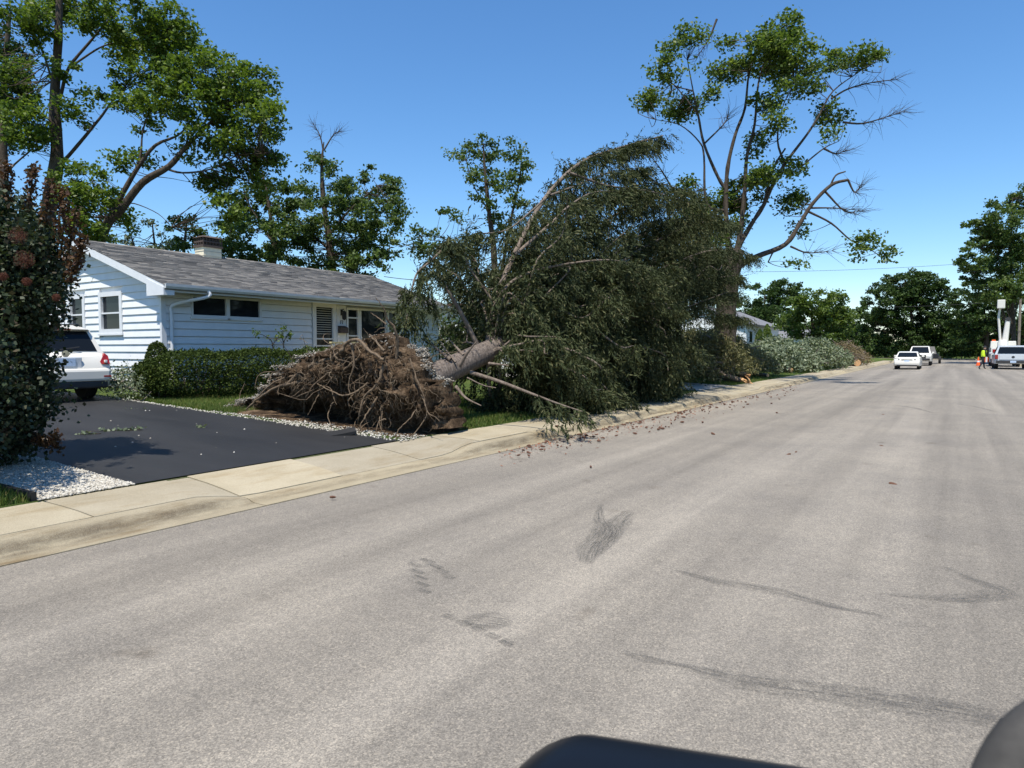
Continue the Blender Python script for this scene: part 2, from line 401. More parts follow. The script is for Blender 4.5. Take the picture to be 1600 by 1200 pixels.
# ------------------------------------------------------------------ ground, road, kerb, sidewalk, drives
def profile_sheet(name, xs, zs, ys, mat):
    V = [(x, y, z) for y in ys for x, z in zip(xs, zs)]; n = len(xs)
    F = [(j * n + i, j * n + i + 1, (j + 1) * n + i + 1, (j + 1) * n + i) for j in range(len(ys) - 1) for i in range(n - 1)]
    return mesh_np(name, V, F, mat)
gx = [-900, -300, -120, -60, -40, -30, -25, -20, -17.5, -14, -11, -9, -7.46, -7.45, 5.95, 5.96, 8, 14, 30, 80, 300, 900]
gzs = [gz(x) - 0.0 if x < -7.455 else (-0.15 if x < 5.955 else 0.14 + 0.01 * min(30, x - 5.9)) for x in gx]
g = profile_sheet('ground', gx, gzs, [-60, -10, 0, 20, 60, 118], M['ground']); tag(g, 'green lawns and bare soil on both sides of the street', kind='structure')
g2 = mesh_np('ground_beyond_junction', [(-900, 126, 0.12), (900, 126, 0.12), (900, 1500, 0.4), (-900, 1500, 0.4)], [(0, 1, 2, 3)], M['ground']); g2.name = 'far_ground'
tag(g2, 'ground beyond the end of the street', kind='structure')
rd = profile_sheet('road', [-6.05, -3, -1, 1, 5.4], [-0.01, 0.02, 0.035, 0.02, -0.01], [-40, 0, 10, 30, 60, 118], M['road'])
tag(rd, 'pale grey worn asphalt street with dark tyre scuffs', kind='structure')
cr = mesh_np('cross_road', [(-200, 118, -0.006), (200, 118, -0.006), (200, 126, -0.006), (-200, 126, -0.006)], [(0, 1, 2, 3)], M['road'])
tag(cr, 'cross street at the far end', kind='structure')
drops = [(4.7, 8.1), (23.5, 28.0), (48, 52), (74, 79)]
def kh(y):
    d = min(max(a - y, y - b, 0) for a, b in drops)
    t = min(1, d / 0.7); t = t * t * (3 - 2 * t); return 0.03 + 0.10 * t
kb = profile_sheet('kerb', [-6.5, -6.05], [-0.06, -0.06], [-8, 118], M['kerb']); tag(kb, 'tan concrete kerb and gutter along the left side of the street', kind='structure')
sw = profile_sheet('sidewalk', [-7.5, -6.5], [-0.05, -0.07], [-8, 118], M['walk']); tag(sw, 'tan concrete sidewalk right behind the kerb', kind='structure')
def slab(name, y0, y1, cols, mat, parent, nst=6):
    ys = np.linspace(y0, y1, nst); V = []; n = len(cols(0))
    dz = rng.normal(0, 0.004)
    for y in ys:
        for x, z in cols(y): V.append((x, y, z + dz))
    F = [(j * n + i, j * n + i + 1, (j + 1) * n + i + 1, (j + 1) * n + i) for j in range(nst - 1) for i in range(n - 1)]
    o = len(V); V2 = [(x, y, z - 0.12) for x, y, z in V]
    F += [(i, i + 1, o + i + 1, o + i) for i in range(n - 1)] + [((nst - 1) * n + i, (nst - 1) * n + i + 1, o + (nst - 1) * n + i + 1, o + (nst - 1) * n + i) for i in range(n - 1)]
    F += [(j * n, (j + 1) * n, o + (j + 1) * n, o + j * n) for j in range(nst - 1)] + [(j * n + n - 1, (j + 1) * n + n - 1, o + (j + 1) * n + n - 1, o + j * n + n - 1) for j in range(nst - 1)]
    b = B(); b.add(V + V2, F); return b.obj(name, mat, parent, smooth=True, angle=50)
def kcols(y):
    h = kh(y)
    return [(-6.5, h), (-6.44, h), (-6.38, h * 0.93), (-6.33, h * 0.62 + 0.004), (-6.29, h * 0.2 + 0.004), (-6.25, 0.004), (-6.14, 0.000), (-6.05, 0.002)]
def wcols(y):
    h = kh(y); return [(-7.5, 0.155), (-7.1, 0.155 - (0.13 - h) * 0.35), (-6.8, 0.15 - (0.13 - h) * 0.7), (-6.505, h + 0.003)]
y = -7.45
while y < 90:
    L = 3.0 if y < 60 else 10
    slab('kerb_segment', y + 0.006, y + L - 0.006, kcols, M['kerb'], kb, 13); y += L
y = -7.45
while y < 90:
    L = 1.5 if y < 58 else 10
    slab('slab', y + 0.008, y + L - 0.008, wcols, M['walk'], sw, 7); y += L
Vk, Fk_, fk_ = [], [], []; yk = np.arange(-2, 40, 0.12)  # strip over the kerb face: brown dirt plus painted shading so it reads raised
for i_, y in enumerate(yk):
    cc_ = kcols(y)[2:7]
    for j_, (x, z) in enumerate(cc_): Vk.append((x + 0.003, y, z + 0.004)); fk_.append([0.0, 0.55, 0.7, 0.55, 0.0][j_] * (0.35 + 0.65 * min(1, kh(y) / 0.13)))
    if i_: Fk_ += [((i_ - 1) * 5 + j_, (i_ - 1) * 5 + j_ + 1, i_ * 5 + j_ + 1, i_ * 5 + j_) for j_ in range(4)]
ko_ = mesh_np('kerb_dirt_shading', Vk, Fk_, M['kerbdirtshade'], kb); a_ = ko_.data.attributes.new('fade', 'FLOAT', 'POINT'); a_.data.foreach_set('value', np.array(fk_, dtype=np.float32)); a_ = ko_.data.attributes.new('ruv', 'FLOAT_VECTOR', 'POINT'); a_.data.foreach_set('vector', np.array([(y * 0.8, j_ * 0.25, 0) for y in yk for j_ in range(5)], dtype=np.float32).ravel())
rk = profile_sheet('right_kerb', [5.4, 5.62, 5.66, 5.8, 5.96], [0.0, 0.0, 0.12, 0.13, 0.13], [-10, 20, 60, 118], M['kerb']); rk.name = 'far_side_kerb'
tag(rk, 'concrete kerb on the right side of the street', kind='structure')
fk = mesh_np('junction_kerb', [(-60, 126, 0.0), (60, 126, 0.0), (60, 126.05, 0.13), (-60, 126.05, 0.13), (60, 127.3, 0.14), (-60, 127.3, 0.14)], [(0, 1, 2, 3), (3, 2, 4, 5)], M['walk'])
tag(fk, 'pale kerb across the far end of the street', kind='structure')
DX = [-26, -20, -17.5, -15, -12, -9.5, -7.505]
dv = profile_sheet('driveway', DX[::-1], [gz(x) + 0.02 for x in DX[::-1]], [3.9, 6, 8.2], M['drive']); tag(dv, 'freshly sealed black asphalt driveway', kind='structure')
nd = profile_sheet('neighbour_driveway', DX[::-1], [gz(x) + 0.02 for x in DX[::-1]], [23.8, 27.8], M['apron']); tag(nd, 'grey concrete driveway beyond the fallen spruce', kind='structure')
nd2 = profile_sheet('next_driveway', DX[::-1], [gz(x) + 0.02 for x in DX[::-1]], [74, 79], M['apron']); tag(nd2, 'far concrete driveway by the silver pickup', kind='structure')

def ribbon(name, pts, w, n=15, ends=True):
    wt = rng.uniform(0.15, 1.0, n)
    P = smooth_path([onz(u, v, 0.0) for u, v in pts], 8); wv = np.interp(np.linspace(0, 1, len(P)), np.linspace(0, 1, len(w)), w)
    T = unit(np.gradient(P, axis=0)); Nn = np.stack([-T[:, 1], T[:, 0], 0 * T[:, 0]], 1)
    V = []; fade = []; ruv = []; al = np.concatenate([[0], np.cumsum(np.linalg.norm(np.diff(P, axis=0), axis=1))]); r0_ = rng.uniform(0, 90)
    for i in range(len(P)):
        e = min(1, i / 2.0, (len(P) - 1 - i) / 2.0) if ends else 1
        for si, s in enumerate(np.linspace(-1, 1, n)):
            q = P[i] + Nn[i] * s * wv[i] * 0.5; zr = np.interp(q[0], [-6.05, -3, -1, 1, 5.4], [-0.01, 0.02, 0.035, 0.02, -0.01])
            V.append((q[0], q[1], zr + 0.004)); fade.append(0.72 * e * (1 - s ** 4) * (0.45 + 0.55 * wt[si])); ruv.append((al[i] * 5 + r0_, s * wv[i] * 45, r0_))
    F = [(j * n + i, j * n + i + 1, (j + 1) * n + i + 1, (j + 1) * n + i) for j in range(len(P) - 1) for i in range(n - 1)]
    o = mesh_np(name, V, F, M['decal'], rd)
    a = o.data.attributes.new('fade', 'FLOAT', 'POINT'); a.data.foreach_set('value', np.array(fade, dtype=np.float32))
    a = o.data.attributes.new('ruv', 'FLOAT_VECTOR', 'POINT'); a.data.foreach_set('vector', np.array(ruv, dtype=np.float32).ravel())
    return o
for pts, w in [
    ([(940, 790), (936, 812), (948, 835), (925, 862), (915, 888)], [0.06, 0.12, 0.32, 0.28, 0.1]),
    ([(985, 800), (965, 822), (945, 850), (935, 875)], [0.1, 0.28, 0.22, 0.06]),
    ([(1050, 897), (1120, 915), (1210, 932), (1300, 955), (1390, 972)], [0.05, 0.16, 0.17, 0.1, 0.04]),
    ([(1470, 890), (1520, 912), (1565, 932), (1500, 942), (1440, 940), (1370, 935)], [0.04, 0.12, 0.2, 0.2, 0.1, 0.04]),
    ([(720, 975), (760, 978), (800, 985)], [0.1, 0.34, 0.1]),
    ([(970, 1028), (1010, 1040), (1060, 1050), (1160, 1075), (1290, 1092), (1420, 1110), (1580, 1135)], [0.05, 0.1, 0.06, 0.2, 0.24, 0.26, 0.2]),
    ([(1380, 634), (1420, 638), (1462, 648)], [0.15, 0.22, 0.1]), ([(1480, 632), (1520, 636), (1560, 646)], [0.1, 0.2, 0.1])]:
    ribbon('tyre_mark', pts, w)
for a, bq, k in [((648, 886), (662, 928), 5), ((702, 970), (792, 1012), 5), ((668, 880), (700, 905), 4)]:
    for t in np.linspace(0, 1, k):
        u = a[0] + (bq[0] - a[0]) * t; v = a[1] + (bq[1] - a[1]) * t
        ribbon('tread_mark', [(u - 9, v - 4), (u, v), (u + 11, v + 4)], [0.07, 0.08, 0.07], 9, False)

# pebbles
def pebbles(P, smin, smax):
    n = len(P); s = rng.uniform(smin, smax, n)[:, None, None]
    base = np.array([[1, 0, 0], [0, 1, 0], [-1, 0, 0], [0, -1, 0], [0, 0, 0.6], [0, 0, -0.6]], float)
    base = base[None] * (1 + rng.uniform(-0.35, 0.35, (n, 6, 1)))
    a = rng.uniform(0, 6.28, n); R = np.zeros((n, 3, 3)); R[:, 0, 0] = np.cos(a); R[:, 0, 1] = -np.sin(a); R[:, 1, 0] = np.sin(a); R[:, 1, 1] = np.cos(a); R[:, 2, 2] = 1
    V = np.einsum('nij,nkj->nki', R, base) * s + P[:, None, :]
    f = np.array([[0, 1, 4], [1, 2, 4], [2, 3, 4], [3, 0, 4], [1, 0, 5], [2, 1, 5], [3, 2, 5], [0, 3, 5]])
    F = (f[None] + 6 * np.arange(n)[:, None, None]).reshape(-1, 3)
    return V.reshape(-1, 3), F
def gpts(n, x0, x1, y0, y1, dz=0.0):
    x = rng.uniform(x0, x1, n); y = rng.uniform(y0, y1, n)
    return np.stack([x, y, np.array([gz(a) for a in x]) + dz], 1)
gb = profile_sheet('gravel_bed', [-7.505, -9, -11, -14], [gz(x) + 0.012 for x in (-7.505, -9, -11, -14)], [3.02, 3.9], M['gravel']); tag(gb, 'white gravel strip between dark driveway and shaded lawn', kind='structure')
o = mesh_np('loose_gravel', *pebbles(gpts(10000, -11.0, -7.5, 3.03, 3.95, 0.018), 0.010, 0.026), M['gravel'], gb); tag(o, kind='stuff')
B().box(-13, -7.55, 2.97, 3.02, 0.1, 0.1 + 0.14).obj('edging_strip', M['edging'], gb)
Vg = [gpts(520, -12.8, -8.0, 8.15, 8.5, 0.02), gpts(260, -16.5, -12.6, 8.16, 8.32, 0.02)]
q = gpts(800, -10.5, -7.4, 8.1, 8.9, 0.02); Vg.append(q)
q = gpts(22, -14, -7.6, 4.2, 8.0, 0.02); Vg.append(q)
o = mesh_np('spilled_gravel', *pebbles(np.vstack(Vg), 0.008, 0.026), M['gravel']); tag(o, 'white gravel chips spilled along the driveway edge', 'gravel', kind='stuff')

# grass
def blades(P, hmin=0.05, hmax=0.11):
    n = len(P); h = rng.uniform(hmin, hmax, n)[:, None]; a = rng.uniform(0, 6.28, n)
    t = np.stack([np.cos(a), np.sin(a), 0 * a], 1) * 0.006; l = rng.normal(0, 0.4, (n, 3)) * h; l[:, 2] = h[:, 0]
    V = np.stack([P - t, P + t, P + l], 1).reshape(-1, 3)
    return V, np.arange(3 * n).reshape(n, 3)
Gp = [gpts(26000, -11, -7.55, 0.6, 2.97), gpts(16000, -16.6, -12.2, 8.4, 9.6), gpts(9000, -12.2, -9, 9.9, 12), gpts(42000, -13, -7.55, 10.0, 15.5), gpts(9000, -16, -12, 9.6, 14),
      gpts(18000, -12, -7.55, 28, 38), gpts(12000, -12, -7.55, 38, 56), gpts(9000, -20, -15, 4, 8.2)[:0]]
o = mesh_np('lawn_grass', *blades(np.vstack(Gp)), M['grass']); tag(o, 'short lawn grass blades beside the driveway and sidewalk', 'grass', kind='stuff')

# ------------------------------------------------------------------ house
HX, HY0, HY1, HZ = -17.5, 10.05, 21.45, 0.76
EZ, RX, RZ = 3.28, -21.4, 4.78
house = thing('ranch_house', 'single storey white sided ranch house with grey shingle roof behind the hedge', 'house', (HX, HY0, gz(HX)))
HM = Matrix.Translation((HX, HY0, gz(HX))).inverted()
class HB(B):
    def obj(s, name, mat, parent=None, **k):
        if parent is None: parent = house
        s.v = [(a - HX, b - HY0, c - gz(HX)) for a, b, c in s.v]
        return B.obj(s, name, mat, parent, **k)
HB().box(-25.25, HX - 0.04, HY0 + 0.04, HY1 - 0.04, 0.2, HZ).obj('foundation', M['foundation'])
RS = (RZ - EZ) / (RX - (-16.9))           # slope per metre of x (negative)
def roofz(x): return EZ + 0.02 + (x - (-16.9)) * RS if x > RX else EZ + 0.02 + (2 * RX - x + 16.9) * RS
wl = HB()
wl.prism([(-25.2, HY0 + 0.05, HZ), (HX - 0.05, HY0 + 0.05, HZ), (HX - 0.05, HY0 + 0.05, roofz(HX) - 0.14), (RX, HY0 + 0.05, RZ - 0.16), (-25.2, HY0 + 0.05, roofz(-25.2) - 0.14)],
         [(-25.2, HY1 - 0.03, HZ), (HX - 0.05, HY1 - 0.03, HZ), (HX - 0.05, HY1 - 0.03, roofz(HX) - 0.14), (RX, HY1 - 0.03, RZ - 0.16), (-25.2, HY1 - 0.03, roofz(-25.2) - 0.14)])
wl.obj('wall', M['siding'])
fo = [(10.86, 13.1, 2.52, 3.14), (15.02, 16.08, 0.8, 3.2), (16.5, 19.08, 0.95, 3.12)]
ko = [(-20.68, -19.42, 2.08, 3.3), (-22.5, -21.5, 2.08, 3.3)]
EXP = 0.203
k = 0; z = HZ
while z < 3.12:
    z1 = min(z + EXP, 3.2); segs = [(HY0 + 0.11, HY1 - 0.06)]
    for a, b_, c, d in fo:
        if min(z1, d) - max(z, c) > 0.08:
            segs = [s for q in segs for s in ((q[0], min(q[1], a)), (max(q[0], b_), q[1])) if s[1] - s[0] > 0.05]
    for a, b_ in segs:
        HB().prism([(HX - 0.045, a, z + 0.014), (HX + 0.026, a, z + 0.014), (HX - 0.006, a, z1), (HX - 0.045, a, z1)], [(HX - 0.045, b_, z + 0.014), (HX + 0.026, b_, z + 0.014), (HX - 0.006, b_, z1), (HX - 0.045, b_, z1)]).obj('siding_board', M['siding'])
    z = z1
z = HZ
def gx_lim(z):   # x limits of gable under the roof at height z
    if z < roofz(HX) - 0.2: return -25.2, HX - 0.06
    d = (RZ - 0.2 - z) / abs(RS); return RX - d, RX + d
while z < RZ - 0.25:
    z1 = min(z + EXP, RZ - 0.21); lo0, hi0 = gx_lim(z); lo1, hi1 = gx_lim(z1)
    segs = [(lo0, hi0, lo1, hi1)]
    for a, b_, c, d in ko:
        if min(z1, d) - max(z, c) > 0.08:
            ns = []
            for q in segs:
                if q[0] < a: ns.append((q[0], min(q[1], a), q[2], min(q[3], a)))
                if q[1] > b_: ns.append((max(q[0], b_), q[1], max(q[2], b_), q[3]))
            segs = ns
    for x0, x1, u0, u1 in segs:
        if x1 - x0 < 0.05: continue
        HB().prism([(x0, HY0 + 0.048, z), (x0, HY0 - 0.026, z), (u0, HY0 + 0.006, z1), (u0, HY0 + 0.048, z1)], [(x1, HY0 + 0.048, z), (x1, HY0 - 0.026, z), (u1, HY0 + 0.006, z1), (u1, HY0 + 0.048, z1)]).obj('siding_board', M['siding'])
    z = z1
HB().box(HX - 0.055, HX + 0.03, HY0 - 0.03, HY0 + 0.10, HZ - 0.02, 3.2).obj('corner_board', M['trim'])
HB().box(HX - 0.05, HX + 0.03, HY1 - 0.06, HY1 + 0.03, HZ - 0.02, 3.2).obj('corner_board', M['trim'])

def window(y0, y1, z0, z1, plane='f', mull=(), rails=(), fr=0.055, blind=False, sill=True, recess=0.03):
    def bx(hb, a, b_, c, d, o0, o1):
        if plane == 'f': return hb.box(HX + o0, HX + o1, a, b_, c, d)
        return hb.box(a, b_, HY0 - o1, HY0 - o0, c, d)
    w = HB()
    bx(w, y0, y0 + fr, z0, z1, -0.03, 0.045); bx(w, y1 - fr, y1, z0, z1, -0.03, 0.045)
    bx(w, y0 + fr, y1 - fr, z0, z0 + fr, -0.03, 0.044); bx(w, y0 + fr, y1 - fr, z1 - fr, z1, -0.03, 0.044)
    for m_ in mull: bx(w, m_ - 0.03, m_ + 0.03, z0 + fr, z1 - fr, -0.03, 0.03)
    for r_ in rails: bx(w, y0 + fr, y1 - fr, r_ - 0.022, r_ + 0.022, -0.032, 0.024)
    wo = w.obj('window', M['trim'])
    p = HB(); bx(p, y0 + fr, y1 - fr, z0 + fr, z1 - fr, -0.045, -0.036 + (0 if recess else 0.01)); p.obj('pane', M['glass'], wo)
    wo2 = wo
    if sill: s = HB(); bx(s, y0 - 0.03, y1 + 0.03, z0 - 0.05, z0 - 0.002, -0.03, 0.07); s.obj('sill', M['trim'], wo)
    if blind:
        for i in range(12):
            zz = z1 - fr - 0.06 - i * 0.075
            if zz < z0 + 0.55 * (z1 - z0) - 0.2: break
            s = HB(); bx(s, y0 + fr + 0.02, y1 - fr - 0.02, zz, zz + 0.022, -0.034, -0.031); s.obj('blind_slat', M['blind'], wo)
    return wo
# sub-parts carry their own parent offset: wall parts are already in house space
window(10.86, 11.98, 2.52, 3.12, mull=()); window(11.98, 13.1, 2.52, 3.12)
window(-20.68, -19.42, 2.08, 3.26, 'g', rails=(2.66,), fr=0.13); window(-22.5, -21.5, 2.08, 3.26, 'g', rails=(2.66,), fr=0.13)
window(15.05, 16.05, 0.86, 3.16, rails=(1.98, 1.75), mull=(15.4,)[:0], fr=0.14, blind=True, sill=False)
window(16.52, 17.12, 0.98, 3.06, rails=(2.72, 2.1, 1.75), fr=0.07, sill=False)
window(17.14, 18.5, 1.3, 3.06, fr=0.06); window(18.52, 19.05, 1.3, 3.06, rails=(2.3,), fr=0.07)
HB().box(HX, HX + 0.025, 16.09, 16.49, 0.9, 3.12).obj('entry_panel', M['siding'])
lan = HB(); lan.box(HX + 0.025, HX + 0.06, 16.25, 16.33, 2.78, 2.98); lan.tube([(HX + 0.05, 16.29, 2.95), (HX + 0.12, 16.29, 3.0), (HX + 0.16, 16.29, 2.95)], 0.012, 6)
lan.lathe([(0.03, 2.93), (0.085, 2.87), (0.065, 2.66), (0.02, 2.62)], 8, (HX + 0.16, 16.29, 0)); lan.obj('wall_lantern', M['black'])
mb = HB(); mb.box(HX + 0.025, HX + 0.16, 16.12, 16.47, 2.18, 2.36); mb.prism([(HX + 0.025, 16.12, 2.362), (HX + 0.17, 16.12, 2.362), (HX + 0.025, 16.12, 2.43)], [(HX + 0.025, 16.47, 2.362), (HX + 0.17, 16.47, 2.362), (HX + 0.025, 16.47, 2.43)]); mb.obj('mailbox', M['rust'])
hn = HB()
for (ya, yb, za, zb_) in ((16.24, 16.26, 2.49, 2.61), (16.225, 16.24, 2.585, 2.6), (16.29, 16.355, 2.595, 2.61), (16.335, 16.355, 2.55, 2.595), (16.32, 16.34, 2.49, 2.55)): hn.box(HX + 0.025, HX + 0.034, ya, yb, za, zb_)
hn.obj('house_number', M['black'])
# roof
rf = HB()
rf.prism([(-16.82, HY0 - 0.3, roofz(-16.82)), (RX, HY0 - 0.3, RZ), (2 * RX + 16.82, HY0 - 0.3, roofz(2 * RX + 16.82)), (2 * RX + 16.82, HY0 - 0.3, roofz(2 * RX + 16.82) - 0.12), (RX, HY0 - 0.3, RZ - 0.13), (-16.82, HY0 - 0.3, roofz(-16.82) - 0.12)],
         [(-16.82, HY1 + 0.3, roofz(-16.82)), (RX, HY1 + 0.3, RZ), (2 * RX + 16.82, HY1 + 0.3, roofz(2 * RX + 16.82)), (2 * RX + 16.82, HY1 + 0.3, roofz(2 * RX + 16.82) - 0.12), (RX, HY1 + 0.3, RZ - 0.13), (-16.82, HY1 + 0.3, roofz(-16.82) - 0.12)])
roof = rf.obj('roof', M['shingle'])
sh = HB(); nrow = 33; sl = math.hypot(1, RS)
for r_ in range(nrow):
    for side in (1, -1):
        d0 = r_ * (4.58 / nrow); d1 = (r_ + 1) * (4.58 / nrow) + 0.012
        y = HY0 - 0.32 - rng.uniform(0, 0.3)
        while y < HY1 + 0.32:
            w_ = rng.uniform(0.22, 0.42); ya, yb = max(y, HY0 - 0.32), min(y + w_ - 0.006, HY1 + 0.32); y += w_
            if yb - ya < 0.03 or (side < 0 and r_ < 26): continue
            t = rng.uniform(0.010, 0.026)
            X0 = -16.80 - d0 if side > 0 else 2 * RX + 16.80 + d0; X1 = -16.80 - d1 if side > 0 else 2 * RX + 16.80 + d1
            z0, z1 = roofz(X0), roofz(X1)
            sh.add([(X0, ya, z0 + 0.001), (X0, yb, z0 + 0.001), (X0, yb, z0 + t + 0.006), (X0, ya, z0 + t + 0.006), (X1, ya, z1 + 0.003), (X1, yb, z1 + 0.003)], [(0, 1, 2, 3), (3, 2, 5, 4), (0, 3, 4), (1, 5, 2)])
o = sh.obj('shingle_courses', M['shingle'], roof); tag(o, kind='stuff')
rc = HB()
for i in range(40):
    y = HY0 - 0.3 + i * 0.3
    if y + 0.3 > HY1 + 0.32: break
    rc.prism([(RX - 0.15, y, roofz(RX - 0.15) + 0.012), (RX, y, RZ + 0.04), (RX + 0.15, y, roofz(RX + 0.15) + 0.012)], [(RX - 0.15, y + 0.31, roofz(RX - 0.15) + 0.022), (RX, y + 0.31, RZ + 0.052), (RX + 0.15, y + 0.31, roofz(RX + 0.15) + 0.022)])
o = rc.obj('ridge_cap', M['shingle'], roof); tag(o, kind='stuff')
for yy, w_ in ((HY0 - 0.315, 0.03), (HY1 + 0.285, 0.03)):
    HB().prism([(-16.84, yy, roofz(-16.84) - 0.005), (RX, yy, RZ - 0.005), (RX, yy, RZ - 0.21), (-16.84, yy, roofz(-16.84) - 0.21)], [(-16.84, yy + w_, roofz(-16.84) - 0.005), (RX, yy + w_, RZ - 0.005), (RX, yy + w_, RZ - 0.21), (-16.84, yy + w_, roofz(-16.84) - 0.21)]).obj('rake_board', M['trim'], roof)
    xb = 2 * RX + 16.84
    HB().prism([(xb, yy, roofz(xb) - 0.005), (RX, yy, RZ - 0.005), (RX, yy, RZ - 0.21), (xb, yy, roofz(xb) - 0.21)], [(xb, yy + w_, roofz(xb) - 0.005), (RX, yy + w_, RZ - 0.005), (RX, yy + w_, RZ - 0.21), (xb, yy + w_, roofz(xb) - 0.21)]).obj('rake_board', M['trim'], roof)
cr_ = [(HX - 0.12, 3.02), (-16.83, 3.02), (-16.83, roofz(-16.83) - 0.06), (HX - 0.12, roofz(HX - 0.12) - 0.06)]
HB().prism([(x, HY0 - 0.325, z) for x, z in cr_], [(x, HY0 - 0.035, z) for x, z in cr_]).obj('cornice_return', M['trim'], roof)
HB().box(HX + 0.03, -16.9, HY0, HY1, 3.14, 3.155).obj('soffit', M['soffit'])
HB().box(-16.9, -16.875, HY0 - 0.02, HY1 + 0.28, 3.11, roofz(-16.9) - 0.1).obj('fascia', M['trim'])
gt = HB(); gp = [(-16.872, 3.30), (-16.872, 3.19), (-16.79, 3.18), (-16.755, 3.24), (-16.75, 3.31), (-16.765, 3.31), (-16.77, 3.245), (-16.80, 3.195), (-16.862, 3.20), (-16.862, 3.30)]
gt.prism([(a, HY0 - 0.3, b_) for a, b_ in gp], [(a, HY1 + 0.3, b_) for a, b_ in gp]); gt.box(-16.872, -16.755, HY0 - 0.305, HY0 - 0.3, 3.19, 3.3); gt.obj('gutter', M['gutter'])
ds = HB(); ds.tube(smooth_path([(-16.81, 10.95, 3.2), (-16.81, 10.95, 3.05), (-17.2, 10.5, 2.9), (-17.42, 10.28, 2.78), (-17.43, 10.27, 2.6)], 4), 0.045, 8); ds.tube([(-17.43, 10.27, 2.62), (-17.43, 10.27, 0.75)], 0.045, 8); ds.obj('downspout', M['trim'], smooth=True)
ch = HB(); ch.box(-21.62, -21.12, 13.62, 14.28, 4.4, 5.06); cho = ch.obj('chimney', M['cream'], roof)
for i in range(3): HB().box(-21.632, -21.108, 13.608, 14.292, 4.62 + i * 0.15, 4.628 + i * 0.15).obj('mortar_joint', M['foundation'], cho)
cc = HB(); cc.box(-21.66, -21.08, 13.58, 14.32, 5.06, 5.13)
for i in range(7):
    for xx in (-21.63, -21.11): cc.box(xx - 0.012, xx + 0.012, 13.61 + i * 0.112, 13.63 + i * 0.112, 5.13, 5.38)
for i in range(5):
    for yy in (13.61, 14.29): cc.box(-21.63 + i * 0.125, -21.61 + i * 0.125, yy - 0.012, yy + 0.012, 5.13, 5.38)
cc.box(-21.64, -21.10, 13.60, 14.30, 5.22, 5.27); cc.box(-21.58, -21.16, 13.66, 14.24, 5.13, 5.36); cc.prism([(-21.68, 13.56, 5.38), (-21.06, 13.56, 5.38), (-21.06, 14.34, 5.38), (-21.68, 14.34, 5.38)], [(-21.5, 13.72, 5.46), (-21.24, 13.72, 5.46), (-21.24, 14.18, 5.46), (-21.5, 14.18, 5.46)]); cc.obj('chimney_cap', M['rust'], roof)
# porch
po = HB(); po.box(HX + 0.03, -16.05, 14.5, 18.2, 0.4, 1.0); po.obj('porch_deck', M['wood'])
for (ya, yb) in ((14.55, 15.75), (16.85, 18.1)):
    HB().box(-16.16, -16.05, ya, yb, 1.82, 1.87).obj('handrail', M['wood'])
    n = 8
    for i in range(n): HB().box(-16.13, -16.085, ya + 0.04 + i * (yb - ya - 0.12) / (n - 1), ya + 0.08 + i * (yb - ya - 0.12) / (n - 1), 1.0, 1.818).obj('baluster', M['wood'])
    ye = yb if ya < 16 else ya
    HB().box(-16.17, -16.04, ye - 0.05, ye + 0.05, 0.6, 1.815).obj('post', M['wood'])
    HB().prism([(-16.04, ye - 0.05, 1.80), (-16.04, ye - 0.05, 1.88), (-15.0, ye - 0.05, 1.28), (-15.0, ye - 0.05, 1.2)], [(-16.04, ye + 0.05, 1.80), (-16.04, ye + 0.05, 1.88), (-15.0, ye + 0.05, 1.28), (-15.0, ye + 0.05, 1.2)]).obj('stair_rail', M['wood'])
    HB().box(-15.1, -15.0, ye - 0.05, ye + 0.05, 0.4, 1.2).obj('post', M['wood'])
for i in range(3): HB().box(-16.05 + i * 0.3, -15.75 + i * 0.3, 15.8, 16.8, 0.35, 0.85 - i * 0.16).obj('step', M['wood'])

